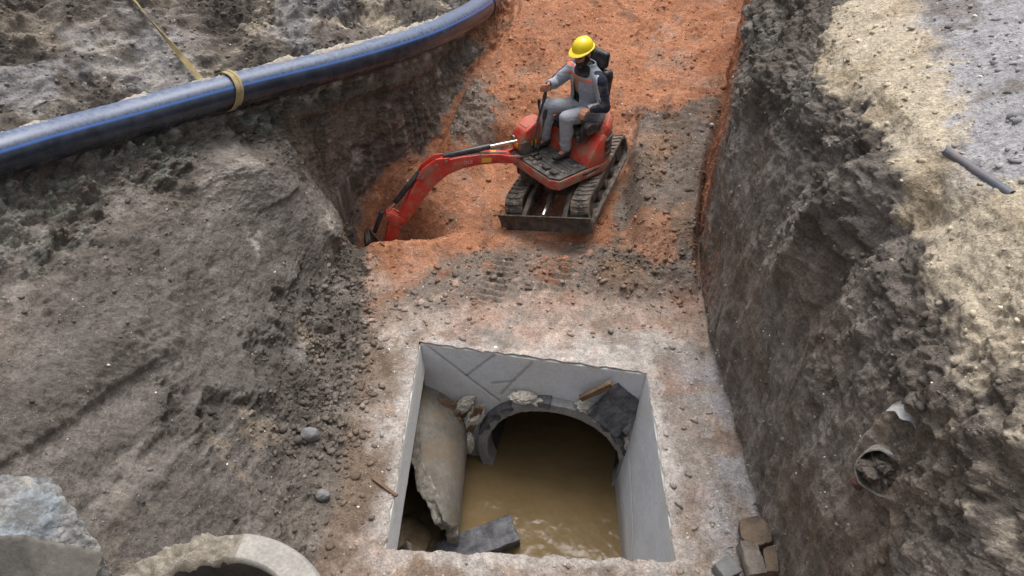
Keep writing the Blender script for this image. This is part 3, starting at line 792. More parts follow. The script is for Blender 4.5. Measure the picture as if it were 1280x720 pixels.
mp_ = pipe_shell("main_pipe", pm, (.262 + 1.3, 4.80 + 7.0, -1.14), .725, .63, [M_newpipe, M_newpipe, M_pipeshade], rag=rag_main, rough=.28)
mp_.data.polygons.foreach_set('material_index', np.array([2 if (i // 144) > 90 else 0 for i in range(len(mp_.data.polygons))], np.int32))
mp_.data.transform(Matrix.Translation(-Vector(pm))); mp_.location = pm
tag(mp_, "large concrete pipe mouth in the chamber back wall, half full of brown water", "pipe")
# tarred blotches and mortar lumps along the crown of the mouth
axm = Vector((1.3, 7.0, .05)).normalized(); wm = axm.cross(Vector((0, 0, 1))).normalized(); um = wm.cross(axm)
def on_mouth(a, r, t=0.0): return Vector(pm) + axm * t + (wm * math.cos(a) + um * math.sin(a)) * r
def lump(name, c_, size, mat, seed, rot=(0, 0, 0), lev=3, amp=.25, f=3.0, parent=None, stretch=None, mode=0):
    bm = bmesh.new(); bmesh.ops.create_icosphere(bm, subdivisions=lev + 1, radius=1)
    co = np.array([v.co for v in bm.verts], np.float32)
    nn_ = fbm(co[:, 0], co[:, 1], co[:, 2], f / 2, 4, seed, .55, mode)
    co = co * (1 + amp * nn_)[:, None] * np.array(size)[None, :]
    Mx = np.array(Euler(rot).to_matrix()); co = co @ Mx.T
    for v, q in zip(bm.verts, co): v.co = q
    me = bpy.data.meshes.new(name); bm.to_mesh(me); bm.free(); me.materials.append(mat)
    me.shade_smooth(); me.set_sharp_from_angle(angle=R(40))
    o = bpy.data.objects.new(name, me); COL.objects.link(o); o.location = c_
    if parent: o.parent = parent
    return o
for i, (a0, a1) in enumerate(((.28, 1.02), (1.62, 1.80), (2.15, 2.9))):
    rings = []; N_ = 60
    for j in range(N_):
        a = a0 + (a1 - a0) * j / (N_ - 1); ft = math.sin(math.pi * j / (N_ - 1)) ** .3
        wob = .018 * math.sin(a * 23 + i) + .012 * math.sin(a * 47)
        ring = [on_mouth(a, .728, -.0), on_mouth(a, .728 + .012 * ft, -.0), on_mouth(a, .738 + .01 * ft, .10), on_mouth(a, .70, .10),
                on_mouth(a, .70 - (.02 + wob) * ft, .012), on_mouth(a, .715 - (.02 + wob) * ft, -.012 * ft)]
        rings.append(ring)
    mb = MB(); mb.rings(rings); o = mb.build("tar_seal", M_tar, mp_, M=Matrix.Translation(-Vector(pm)))
def mortar(pos, size, seed, rot=(0, 0, 0)):
    o = lump("mortar_lump", pos - Vector(pm), size, M_plaster, seed, rot, lev=4, amp=.45, f=4.0, parent=mp_)
mortar(Vector((-.02, 4.82, -.43)), (.12, .06, .05), 3); mortar(Vector((.13, 4.80, -.47)), (.07, .04, .035), 4)
mortar(Vector((.55, 4.74, -.46)), (.10, .06, .05), 5, (0, .3, 0)); mortar(Vector((.66, 4.70, -.55)), (.06, .05, .05), 6, (0, .5, 0))
mortar(Vector((-.46, 4.90, -.78)), (.07, .06, .15), 7, (0, .5, 0)); mortar(Vector((.93, 4.66, -.86)), (.05, .05, .09), 8)
mortar(Vector((-.56, 4.93, -.66)), (.06, .05, .12), 9, (0, .7, 0)); mortar(Vector((-.53, 4.86, -1.1)), (.05, .05, .14), 10)

# ------------------------------------------------------------------ old broken pipe along the left side
oc0 = Vector((-1.05, 3.88, -1.19)); oc1 = Vector((-1.03, 5.38, -.98))
def rag_old(a):
    # a: 0 = right of the axis seen from the mouth end
    up_ = math.sin(a); rt = math.cos(a)
    base = .02 + .16 * max(0, up_) + .10 * math.sin(a * 4 + .6) + .05 * math.sin(a * 9)
    if up_ > .55 and rt < .3: base += .10
    return max(.0, base + .95 * max(0, .85 - rt) * (up_ > 0) * (1 if rt > 0 else .9) - .30 * max(0, -up_) - .16 * max(0, rt))
op = pipe_shell("broken_pipe", oc0, oc1, .50, .395, [M_pipec, M_broken], n=160, m=80, rag=rag_old, nseed=5)
op.data.transform(Matrix.Translation(-oc0)); op.location = oc0
tag(op, "old tan-grey concrete pipe with a ragged broken end at the chamber's left side", "pipe")
tag(lump("concrete_shard", (-1.0, 3.72, -1.32), (.07, .12, .22), M_pipec, 31, (0, .2, .2), amp=.25), "curved grey concrete shard standing in the chamber corner left of the broken pipe end", "shard")
dirt = lump("dirt_fill", (-.80, 4.92, -.92), (.22, .10, .34), mat_concrete("packed_dirt", srgb(140, 112, 88), srgb(110, 92, 76), 16, .9), 33, (0, .6, 0), lev=4, amp=.6, mode=1)
dirt.name = "packed_dirt"; tag(dirt, "brown dirt packed between the broken pipe and the chamber back wall", "dirt", kind="stuff")
dirt2 = lump("silt_bank", (-1.04, 3.98, -1.50), (.40, .40, .15), mat_concrete("wet_silt", srgb(128, 108, 80), srgb(104, 86, 62), 10, .6, .45), 35, lev=4, amp=.4)
tag(dirt2, "wet brown silt lying inside the broken pipe end", "silt", kind="stuff")

# water
wx, wy = np.meshgrid(np.linspace(-1.88, 2.6, 60), np.linspace(2.9, 11.6, 110))
Vw = np.stack([wx.ravel(), wy.ravel(), np.full(wx.size, -1.42)], 1).tolist()
ii = np.arange(wx.size).reshape(wx.shape); Qw = np.stack([ii[:-1, :-1], ii[:-1, 1:], ii[1:, 1:], ii[1:, :-1]], -1).reshape(-1, 4).tolist()
g = NM("muddy_water")
n1 = g.noise(3.2, 3, .5, stretch=(1.0, .75, 1)); n2 = g.noise(9, 3, .5); n3 = g.noise(1.6, 5, .6)
g.base(g.mix(g.ramp(n3, [(.3, 0), (.7, 1)]), srgb(112, 94, 66), srgb(92, 78, 54)))
g.rough(.20); g.b.inputs["IOR"].default_value = 1.33
g.normal(g.bump(n2, .16, .03, g.bump(n1, .42, .10)))
water = mesh_obj("water", Vw, Qw, g.m); tag(water, kind="structure")

# ------------------------------------------------------------------ timbers and planks
def timber(name, c_, size, rot, mat, seed, label, cat="timber", amp=.02, parts=None, lev=4):
    mb = MB(); mb.box((0, 0, 0), size); o = mb.build(name, mat, None, bevel=.006)
    subdiv_noise(o, lev, amp, 7, seed, 1)
    o.location = c_; o.rotation_euler = rot
    tag(o, label, cat); return o
timber("timber_block", (-.40, 3.93, -1.36), (.72, .25, .18), (R(14), R(-9), R(20)), M_tar, 601, "black tarred timber block lying half sunk in the brown water", amp=.018)
timber("tarred_board", (.80, 4.67, -.41), (.36, .05, .40), (R(-24), R(40), R(-12)), M_tar, 603, "black tarred square board leaning on the chamber back wall right of the pipe", "board", amp=.018)
timber("wooden_plank", (.61, 4.70, -.215), (.35, .055, .055), (R(0), R(-42), R(-10)), M_wood, 605, "brown plank along the upper edge of the tarred black board", "plank", amp=.010)
timber("wood_offcut", (-.47, 4.87, -.78), (.36, .04, .085), (R(8), R(-72), R(-8)), M_wood, 607, "short brown wood offcut upright between the two concrete pipes", "wood", amp=.010)
zst = gz(-1.0, 3.5)
timber("wooden_stick", (-1.01, 3.49, zst + .012), (.26, .03, .022), (R(0), R(0), R(-38)), M_wood, 609, "thin brown stick on the slab left of the chamber", "stick", amp=.005, lev=3)

# ------------------------------------------------------------------ the blue-black water main
pts = [(-4.30, 3.5, 2.16), (-3.53, 4.52, 2.10), (-3.07, 5.28, 1.985), (-2.43, 6.08, 1.90), (-1.62, 7.02, 1.79), (-1.03, 7.97, 1.68), (-.66, 9.1, 1.53), (-.53, 9.85, 1.44), (-.49, 10.5, 1.34)]
def catmull(P_, n):
    P_ = [Vector(p) for p in P_]; P_ = [P_[0] * 2 - P_[1]] + P_ + [P_[-1] * 2 - P_[-2]]; out = []
    for i in range(1, len(P_) - 2):
        for j in range(n):
            t = j / n; a, b, c_, d_ = P_[i - 1:i + 3]
            out.append(.5 * ((2 * b) + (c_ - a) * t + (2 * a - 5 * b + 4 * c_ - d_) * t * t + (3 * b - a - 3 * c_ + d_) * t ** 3))
    out.append(P_[-2]); return out
path = catmull(pts, 16)
PR = .14
def pframe(i):
    d_ = (path[min(i + 1, len(path) - 1)] - path[max(i - 1, 0)]).normalized()
    u = (Vector((0, 0, 1)) - d_ * d_.z).normalized(); w = d_.cross(u)       # w points to the trench side (right)
    return d_, u, w
n = 56; Vp = []; ang = []
for i, p in enumerate(path):
    d_, u, w = pframe(i)
    for j in range(n):
        a = 2 * math.pi * j / n; Vp.append(p + (w * math.cos(a) + u * math.sin(a)) * PR); ang.append(a)
Fp = [(i * n + j, i * n + (j + 1) % n, (i + 1) * n + (j + 1) % n, (i + 1) * n + j) for i in range(len(path) - 1) for j in range(n)]
L_ = len(path)
# open end: wall thickness and bore
i = L_ - 1; d_, u, w = pframe(i); o1 = len(Vp)
for rr, off in ((PR * .88, 0), (PR * .88, -.5)):
    for j in range(n):
        a = 2 * math.pi * j / n; Vp.append(path[i] + d_ * off + (w * math.cos(a) + u * math.sin(a)) * rr); ang.append(4.7)
Fp += [((L_ - 1) * n + j, (L_ - 1) * n + (j + 1) % n, o1 + (j + 1) % n, o1 + j) for j in range(n)]
Fp += [(o1 + j, o1 + (j + 1) % n, o1 + n + (j + 1) % n, o1 + n + j) for j in range(n)]
pipe = mesh_obj("water_main_pipe", [v - path[0] for v in Vp], Fp)
pipe.location = path[0]
at = pipe.data.color_attributes.new("dust", 'FLOAT_COLOR', 'POINT')
va_ = np.array([[a, i_ // n, 0, 1] for i_, a in enumerate(ang)], np.float32)
A_ = va_[:, 0]; up_ = np.sin(A_)
cc = np.zeros((len(A_), 4), np.float32)
stripe = np.exp(-((A_ - .60) / .055) ** 4) + np.exp(-((A_ - 2.7) / .055) ** 4) + np.exp(-((A_ - 4.8) / .055) ** 4)
cc[:, 0] = np.clip(stripe, 0, 1); cc[:, 1] = smooth(.45, .95, up_); cc[:, 2] = smooth(.0, -1, up_); cc[:, 3] = 1
at.data.foreach_set("color", cc.ravel())
g = NM("polyethylene_pipe")
va = g.n("ShaderNodeVertexColor"); va.layer_name = "dust"; sp_ = g.n("ShaderNodeSeparateColor"); g.l(va.outputs[0], sp_.inputs[0])
nz1 = g.noise(26, 5, .65); nz2 = g.noise(5, 5, .7); nz3 = g.noise(90, 3, .6)
b0 = g.mix(g.ramp(nz2, [(.4, 0), (.7, 1)]), srgb(26, 31, 42), srgb(54, 60, 72))
b0 = g.mix(sp_.outputs[0], b0, srgb(54, 108, 190))
dust = g.math('MULTIPLY', g.math('ADD', g.math('MULTIPLY', sp_.outputs[1], .48), .03), g.ramp(nz1, [(.35, .25), (.65, 1)]))
b0 = g.mix(g.math('MULTIPLY', sp_.outputs[1], .6), b0, srgb(70, 88, 122))
b0 = g.mix(dust, b0, srgb(136, 146, 164))
b0 = g.mix(g.math('MULTIPLY', sp_.outputs[2], g.ramp(nz2, [(.5, 0), (.62, .6)])), b0, srgb(120, 106, 92))
g.base(b0); g.rough(g.math('ADD', .22, g.math('MULTIPLY', dust, .5))); g.normal(g.bump(nz1, .12, .006))
pipe.data.materials.append(g.m)
tag(pipe, "long black and blue plastic water pipe with a bright blue stripe along the left ledge", "pipe")
# a welded joint bead near the far end
mb = MB(); i = 104; d_, u, w = pframe(i)
for off in (-.012, .012):
    rings = []
    for k_ in range(41):
        a = 2 * math.pi * k_ / 40; c0_ = path[i] + d_ * off + (w * math.cos(a) + u * math.sin(a)) * (PR + .003)
        rad = (w * math.cos(a) + u * math.sin(a)); rings.append([c0_ + (rad * math.cos(b) + d_ * math.sin(b)) * .008 for b in [math.pi / 3 * q for q in range(6)]])
    mb.rings(rings, caps=False)
mb.build("weld_bead", M_cylblk, pipe, M=Matrix.Translation(-path[0]))

# sandy spoil on top of the pipe
Vs = []; nsd = 16
ang0, ang1 = 1.25, 2.6
npth = catmull([tuple(p) for p in path[:112:3]], 10)
for i, p in enumerate(npth):
    d_ = (npth[min(i + 1, len(npth) - 1)] - npth[max(i - 1, 0)]).normalized(); u = (Vector((0, 0, 1)) - d_ * d_.z).normalized(); w = d_.cross(u)
    for j in range(nsd):
        f_ = j / (nsd - 1); a = ang0 + (ang1 - ang0) * f_
        Vs.append(p + (w * math.cos(a) + u * math.sin(a)) * PR)
Vs = np.array([tuple(v) for v in Vs], np.float32); C_ = np.repeat(np.array([tuple(p) for p in npth]), nsd, 0)
rad = (Vs - C_) / PR
ff = np.tile(np.linspace(0, 1, nsd), len(npth)); ll = np.repeat(np.arange(len(npth)) / len(npth), nsd)
cov = fbm(Vs[:, 0], Vs[:, 1], Vs[:, 2], 3.0, 4, 621, .6); fi = fbm(Vs[:, 0], Vs[:, 1], Vs[:, 2], 22, 3, 631, .6, 1)
hgt = (.004 - .014 * (1 - smooth(.22, .40, ll)) + .055 * cov + .022 * fi) * np.clip(np.sin(np.pi * (ff * .8 + .1)), 0, 1) ** .6 + .02 * (ff - .4) - .03 * (1 - smooth(0, .25, ff)) - .035 * smooth(.70, .95, ll)
Vs = Vs + rad * hgt[:, None]
Fs = [(i * nsd + j, i * nsd + j + 1, (i + 1) * nsd + j + 1, (i + 1) * nsd + j) for i in range(len(npth) - 1) for j in range(nsd - 1)]
M_sandy = mat_concrete("pale_sand", srgb(196, 188, 176), srgb(156, 146, 132), 22, .9, .97)
so = mesh_obj("sand_spoil", Vs.tolist(), Fs, M_sandy); tag(so, "pale sand lying along the top of the blue water pipe", "sand", kind="stuff")

# ------------------------------------------------------------------ yellow lifting strap
def ribbon(pts_, width, thick, sidefn):
    mb = MB(); rings = []
    for i, p in enumerate(pts_):
        d_ = (pts_[min(i + 1, len(pts_) - 1)] - pts_[max(i - 1, 0)]).normalized(); sd_ = sidefn(i, d_); nr_ = d_.cross(sd_).normalized()
        rings.append([p + sd_ * width / 2 + nr_ * thick / 2, p - sd_ * width / 2 + nr_ * thick / 2, p - sd_ * width / 2 - nr_ * thick / 2, p + sd_ * width / 2 - nr_ * thick / 2])
    mb.rings(rings); return mb
g = NM("webbing"); wv = g.noise(60, 2, .5, stretch=(1, 1, 1)); nb = g.noise(10, 4, .6)
g.base(g.mix(g.ramp(nb, [(.35, 0), (.65, 1)]), srgb(164, 148, 104), srgb(124, 110, 80))); g.rough(.85); g.normal(g.bump(wv, .5, .003)); M_web = g.m
ic = min(range(len(path)), key=lambda q: (path[q] - Vector((-2.52, 5.98, 1.91))).length)
d_, u, w = pframe(ic); cc_ = path[ic]
loop_pts = []
for k_ in range(49):
    a = -math.pi + 2 * math.pi * k_ / 48
    sl = .05 * math.sin(a + .6)
    loop_pts.append(cc_ + d_ * sl + (w * math.cos(a) + u * math.sin(a)) * (PR + .010 + .012 * max(0, math.sin(a))))
strap = tag(empty("strap", tuple(cc_)), "faded yellow webbing strap looped round the blue pipe and running up the left bank", "strap")
MI = Matrix.Translation(-cc_)
ribbon(loop_pts, .046, .005, lambda i, dd: (d_ - dd * d_.dot(dd)).normalized()).build("loop", M_web, strap, M=MI)
ribbon([q + d_ * .03 + (q - cc_) * .03 for q in loop_pts[20:44]], .022, .006, lambda i, dd: (d_ - dd * d_.dot(dd)).normalized()).build("knot", M_web, strap, M=MI)
tail = [Vector((-2.70, 6.04, 1.93)), Vector((-2.845, 6.165, 2.05)), Vector((-2.984, 6.29, 2.145)), Vector((-3.17, 6.457, 2.26)), Vector((-3.46, 6.728, 2.46)), Vector((-3.70, 6.96, 2.63)), Vector((-4.1, 7.3, 2.93)), Vector((-4.4, 7.55, 3.15))]
tl = catmull([tuple(p) for p in tail], 8)
ribbon(tl, .05, .005, lambda i, dd: (Vector((.72, .62, .1)) * math.cos(i * .07) + Vector((0, 0, 1)) * math.sin(i * .07) * .8).normalized()).build("tail", M_web, strap, M=MI)

# ------------------------------------------------------------------ broken concrete bottom left
M_blockface = mat_concrete("smooth_grey_concrete", srgb(128, 124, 116), srgb(106, 102, 96), 5, .25, .85)
g = NM("fresh_broken_concrete")
na = g.noise(16, 6, .7); nb = g.noise(5, 4, .6); 
g.base(g.mix(g.ramp(na, [(.38, 0), (.6, 1)]), g.mix(g.ramp(nb, [(.42, 0), (.56, 1)]), srgb(176, 171, 162), srgb(150, 158, 164)), srgb(108, 108, 106)))
g.rough(.95); g.normal(g.bump(g.noise(60, 5, .7), .8, .01, g.bump(na, 1, .03))); M_blue = g.m
bm = bmesh.new()
hull = [(-2.28, 1.52, 1.72), (-1.62, 1.36, 1.78), (-1.52, 1.62, 1.80), (-2.30, 2.0, 1.72),      # bottom
        (-2.34, 1.58, 2.24), (-1.70, 1.60, 2.285), (-1.545, 1.50, 1.95), (-1.50, 1.66, 2.09), (-1.60, 1.74, 2.22), (-1.71, 1.84, 2.31), (-2.34, 1.88, 2.28), (-1.60, 1.40, 1.9)]
for v in hull: bm.verts.new(v)
bmesh.ops.convex_hull(bm, input=bm.verts[:]); bmesh.ops.recalc_face_normals(bm, faces=bm.faces)
for f in bm.faces: f.material_index = 0 if f.normal.y < -.55 or f.normal.z < -.2 else 1
me_ = bpy.data.meshes.new("concrete_block"); bm.to_mesh(me_); bm.free(); me_.materials.append(M_blockface); me_.materials.append(M_blue)
blk = bpy.data.objects.new("concrete_block", me_); COL.objects.link(blk)
bm = bmesh.new(); bm.from_mesh(me_)
for _ in range(5): bmesh.ops.subdivide_edges(bm, edges=bm.edges[:], cuts=1, use_grid_fill=True)
bm.normal_update(); rough_v = {}
for v in bm.verts: v_r = any(f.material_index == 1 for f in v.link_faces); rough_v[v.index] = v_r
co = np.array([v.co for v in bm.verts], np.float32); no = np.array([v.normal for v in bm.verts])
rv = np.array([1.0 if any(f.material_index == 1 for f in v.link_faces) else .06 for v in bm.verts])
dsp = fbm(co[:, 0], co[:, 1], co[:, 2], 14, 4, 641, .5, 1) * .018 * rv
for v, c0_, n0 in zip(bm.verts, co, no): pass
nc = co + no * dsp[:, None]
for v, q in zip(bm.verts, nc): v.co = q
bm.to_mesh(me_); bm.free(); me_.shade_smooth(); me_.set_sharp_from_angle(angle=R(55))
bo = Vector((-1.9, 1.65, 1.75)); me_.transform(Matrix.Translation(-bo)); blk.location = bo + Vector((-.10, 0, -.11))
tag(blk, "broken concrete block with smooth grey face and bluish white fractured edges, bottom left", "concrete block")

rc = Vector((-1.36, 1.60, 1.00)); RT = 1.42
prof = [(.55, 0), (.55, RT - 1.0 - .02), (.53, RT - 1.0), (.47, RT - 1.0 + .012), (.41, RT - 1.0), (.40, RT - 1.0 - .03), (.40, 0)]
nA = 260; rows = []
pp = [(.56, 0), (.56, .2), (.56, .36), (.555, .40), (.54, .425)] + [(.54 - .13 * i / 24, .43) for i in range(1, 25)] + [(.40, .40), (.40, .3), (.40, .1), (.40, 0)]
Vr = []; mi_r = []
for q, (r, z_) in enumerate(pp):
    for j in range(nA):
        a = 2 * math.pi * j / nA; Vr.append((r * math.cos(a), r * math.sin(a), z_))
Vr = np.array(Vr, np.float32)
aa = np.tile(np.linspace(0, 2 * np.pi, nA, endpoint=False), len(pp)); top = (Vr[:, 2] > .38).astype(float)
brk_ = smooth(1.45, 1.65, aa) * (1 - smooth(3.9, 4.4, aa))
nzr = fbm(Vr[:, 0], Vr[:, 1], Vr[:, 2], 12, 5, 651, .7)
Vr[:, 2] += top * brk_ * (.045 * nzr - .01) 
rr_ = 1 + top * brk_ * .03 * nzr; Vr[:, 0] *= rr_; Vr[:, 1] *= rr_
Fr = [(q * nA + j, q * nA + (j + 1) % nA, (q + 1) * nA + (j + 1) % nA, (q + 1) * nA + j) for q in range(len(pp) - 1) for j in range(nA)]
Vr[:, 2] -= .02 * top
ring = mesh_obj("concrete_ring", Vr.tolist(), Fr)
M_ringb = mat_concrete("exposed_aggregate", srgb(184, 176, 160), srgb(140, 130, 116), 22, 1.0, .95)
M_ringp = mat_concrete("smooth_ring_concrete", srgb(160, 156, 148), srgb(138, 134, 128), 6, .2, .85)
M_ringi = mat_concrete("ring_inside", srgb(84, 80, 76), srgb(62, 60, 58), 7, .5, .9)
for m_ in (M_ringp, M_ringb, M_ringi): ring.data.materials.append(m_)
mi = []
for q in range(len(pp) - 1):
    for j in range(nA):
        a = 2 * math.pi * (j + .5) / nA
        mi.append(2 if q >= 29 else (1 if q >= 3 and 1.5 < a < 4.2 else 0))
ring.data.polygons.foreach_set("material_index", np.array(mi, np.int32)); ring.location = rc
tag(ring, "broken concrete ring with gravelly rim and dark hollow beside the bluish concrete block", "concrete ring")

# ------------------------------------------------------------------ right side: pipes and stones
M_pvc = mat_dirty("pale_plastic_pipe", srgb(178, 182, 184), .45, .85, srgb(138, 126, 110), bump=.2, scale=14)
def small_pipe(name, a, b, ro, ri, mat, label, arc=(0, 2 * math.pi), n=40):
    a = Vector(a); b = Vector(b); ax = (b - a).normalized(); w = ax.cross(Vector((0, 0, 1))).normalized(); u = w.cross(ax)
    rings = []
    A = [arc[0] + (arc[1] - arc[0]) * j / n for j in range(n + 1)]
    mb = MB()
    full = abs(arc[1] - arc[0] - 2 * math.pi) < 1e-6
    for p in (a, a + (b - a) * .33, a + (b - a) * .66, b):
        wob = 0 if p is not a else 1
        o_ = [p + (w * math.cos(q) + u * math.sin(q)) * ro + ax * wob * (.012 * math.sin(q * 3) + .008 * math.sin(q * 7)) for q in A]
        i_ = [p + (w * math.cos(q) + u * math.sin(q)) * ri + ax * wob * (.012 * math.sin(q * 3) + .008 * math.sin(q * 7)) for q in A]
        rings.append(o_ + i_[::-1])
    mb.rings(rings)
    o = mb.build(name, mat, None, M=Matrix.Translation(-a)); o.location = a
    return o
o = small_pipe("drain_pipe", (1.70, 2.40, 1.62), (1.95, 2.66, 1.46), .115, .107, M_pvc, "")
tag(o, "round pale drain pipe end stuffed with earth, poking out of the right bank", "pipe")
fill = lump("earth_plug", (1.735, 2.435, 1.60), (.10, .10, .075), mat_concrete("grey_earth", srgb(128, 118, 106), srgb(90, 84, 78), 22, 1), 661, lev=4, amp=.6, mode=1)
tag(fill, "grey earth plugging the round drain pipe end", "earth", kind="stuff")
o = small_pipe("pipe_shard", (1.755, 2.49, 1.84), (2.0, 2.70, 1.90), .095, .088, M_pvc, "", arc=(.15, 2.6))
tag(o, "half round white shard of plastic pipe above the earth-filled drain pipe", "pipe shard")
M_bluepipe = mat_dirty("grey_blue_plastic", srgb(84, 92, 104), .5, .3, bump=.1)
z1, z2 = gz(2.186, 3.63), gz(2.27, 3.246)
o = small_pipe("plastic_pipe", (2.175, 3.66, z1 + .002), (2.29, 3.21, z2 + .002), .024, .020, M_bluepipe, "")
tag(o, "short blue-grey plastic pipe half buried in the beige sand on the right", "pipe")
M_brick = mat_concrete("brick_fragment", srgb(112, 80, 66), srgb(86, 62, 54), 12, .8)
tag(lump("brick_fragment", (1.685, 2.50, 1.42), (.035, .04, .035), M_brick, 671, (0, 0, .4), lev=2, amp=.3), "small red-brown brick fragment below the drain pipe on the right wall", "brick")
M_stone1 = mat_concrete("brown_stone", srgb(130, 112, 94), srgb(96, 84, 72), 11, .8)
M_stone2 = mat_concrete("pale_stone", srgb(146, 138, 128), srgb(108, 100, 92), 11, .8)
M_stone3 = mat_concrete("grey_stone", srgb(132, 132, 132), srgb(104, 104, 104), 8, .5)
def slab_stone(poly, th, loc, rot, mat, label, cat="stone", seed=0):
    mb = MB(); mb.prism(poly, 'z', -th / 2, th / 2); o = mb.build("stone_block", mat, None, bevel=.006)
    subdiv_noise(o, 3, .014, 8, 680 + seed, 1); o.location = loc; o.rotation_euler = rot; tag(o, label, cat); return o
slab_stone([(-.11, -.03), (-.05, -.11), (.07, -.10), (.12, .0), (.06, .10), (-.08, .10)], .09, (1.565, 3.12, .075), (R(8), R(-10), .2), M_stone1, "flat brown topped stone, uppermost of the pile at the foot of the right wall", seed=1)
slab_stone([(-.07, -.13), (.06, -.12), (.07, .10), (-.05, .13)], .10, (1.50, 2.93, .05), (R(4), R(5), .15), M_stone2, "long pale stone below the brown topped stone at the right wall", seed=2)
slab_stone([(-.045, -.10), (.045, -.10), (.04, .10), (-.045, .08)], .09, (1.625, 2.92, .05), (0, R(-6), -.1), M_stone1, "narrow tan stone between the long pale stone and the wall", seed=3)
slab_stone([(-.08, -.07), (.08, -.06), (.07, .07), (-.08, .06)], .08, (1.33, 2.86, .04), (R(6), R(8), .5), M_stone3, "grey square cut stone left of the stone pile at the bottom edge", seed=4)
tag(lump("white_rag", (1.72, 2.90, .10), (.045, .05, .07), mat_concrete("white_plastic", srgb(212, 214, 218), srgb(180, 184, 190), 12, .5), 691, amp=.5, mode=1), "crumpled white scrap at the foot of the right wall beside the stones", "scrap")
tag(lump("stone", (-1.42, 3.36, gz(-1.42, 3.36) + .03), (.05, .04, .045), M_stone3, 695, lev=2, amp=.3), "lone grey round stone on the mud left of the chamber", "stone")
tag(lump("stone", (-1.62, 3.86, gz(-1.62, 3.86) + .04), (.07, .055, .06), M_stone3, 697, lev=2, amp=.3), "larger grey stone at the foot of the left slope", "stone")
tag(lump("white_pebble", (2.05, 8.02, gz(2.05, 8.02) + .015), (.03, .025, .02), M_plaster, 699, lev=2, amp=.3), "small white pebble on the dark mound behind the excavator", "pebble")
M_clump = mat_concrete("soil_clump", srgb(112, 102, 92), srgb(84, 76, 68), 12, .9)

# ------------------------------------------------------------------ loose gravel and crumbs: one mesh
def scatter(name, label, number, weight, smin, smax, cfun, seed, flat=.7, cat="gravel"):
    rs = np.random.RandomState(seed)
    nb = len(s)
    ok = (y > 1.9) & (y < 11) & (np.abs(x) < 5.5)
    # area weights so that dense grid zones are not favoured
    du = np.linalg.norm(np.stack([np.gradient(a, axis=1) for a in (X, Y, Z)], -1), axis=2).ravel()
    dv = np.linalg.norm(np.stack([np.gradient(a, axis=0) for a in (X, Y, Z)], -1), axis=2).ravel()
    wgt = np.clip(weight, 0, None) * ok * du * dv
    in_ch = (x > -.95) & (x < 1.04) & (y > 2.9) & (y < 5.07) & (z < .4)
    wgt = wgt * ~in_ch; wgt = wgt / wgt.sum()
    pick = rs.choice(nb, number, p=wgt)
    bm = bmesh.new(); bmesh.ops.create_icosphere(bm, subdivisions=1, radius=1)
    bv = np.array([v.co for v in bm.verts]); bf = np.array([[v.index for v in f.verts] for f in bm.faces]); bm.free()
    nv = len(bv)
    sz = smin + (smax - smin) * rs.rand(number) ** 3.5
    jit = 1 + .34 * rs.randn(number, nv)
    ax_ = np.array([1, .85, flat]) * (1 + .25 * rs.randn(number, 3)); 
    V = bv[None] * np.clip(jit, .55, 1.5)[:, :, None] * np.clip(ax_, .4, 1.6)[:, None, :]
    th = rs.rand(number) * 6.28; ct, st_ = np.cos(th)[:, None], np.sin(th)[:, None]
    V = np.stack([V[:, :, 0] * ct - V[:, :, 1] * st_, V[:, :, 0] * st_ + V[:, :, 1] * ct, V[:, :, 2]], -1) * sz[:, None, None]
    V += P[pick][:, None, :] + np.array([0, 0, .25])[None, None] * sz[:, None, None]
    F = (bf[None] + (np.arange(number) * nv)[:, None, None]).reshape(-1, 3)
    me_ = bpy.data.meshes.new(name); VV = V.reshape(-1, 3)
    me_.vertices.add(len(VV)); me_.vertices.foreach_set("co", VV.astype(np.float32).ravel())
    me_.loops.add(len(F) * 3); me_.loops.foreach_set("vertex_index", F.astype(np.int32).ravel())
    me_.polygons.add(len(F)); me_.polygons.foreach_set("loop_start", np.arange(0, len(F) * 3, 3, dtype=np.int32)); me_.update(calc_edges=True)
    cc = np.repeat(cfun(pick, rs), nv, 0)
    a_ = me_.color_attributes.new("soil", 'FLOAT_COLOR', 'POINT'); a_.data.foreach_set("color", np.concatenate([np.clip(cc, .01, .85), np.full((len(cc), 1), .0)], 1).astype(np.float32).ravel())
    o = bpy.data.objects.new(name, me_); COL.objects.link(o); me_.materials.append(M_crumb); tag(o, label, cat, kind="stuff"); return o
g = NM("crumbs"); va = g.n("ShaderNodeVertexColor"); va.layer_name = "soil"
g.base(g.mix(1, va.outputs[0], g.ramp(g.noise(90, 3, .6), [(.3, .8), (.7, 1.15)]), 'MULTIPLY')); g.rough(.95); g.b.inputs["Specular IOR Level"].default_value = .2
M_crumb = g.m
def local(gain, spread):
    return lambda pk, rs: col[pk] * (gain * (1 + spread * rs.randn(len(pk))))[:, None]
steep = 1 - .0 * lwall
scatter("soil_crumbs", "loose crumbs of earth scattered over the trench sides and floor", 22000, .26 + .8 * clod + .3 * (s > 14) + .25 * (s < 4) - .25 * og - .12 * fl - .22 * mudA - .20 * sl_smooth - .18 * rwall * (s < 12.6) + 1.0 * scarp, .004, .022, local(1.0, .22), 11, cat="soil")
scatter("orange_clods", "orange clods scattered over the clay ramp", 8000, np.clip(og, 0, 1) * (.25 + smooth(0, .3, w2)) , .003, .016, local(1.0, .10), 12, cat="clods")
scatter("mud_clods", "dark mud clods along the foot of the left slope and on the mud patches", 3600, 1.5 * foot_clod + .12 * (s > 6.9) * (x < -1.1) * (z < .3) * (y < 5.5) + .30 * patch_mud + .12 * mudA * floor + .9 * gauss(1.0, 6.02, .5, .2) * floor + .05 * floor, .006, .034, local(.98, .12), 13, flat=.65, cat="clods")
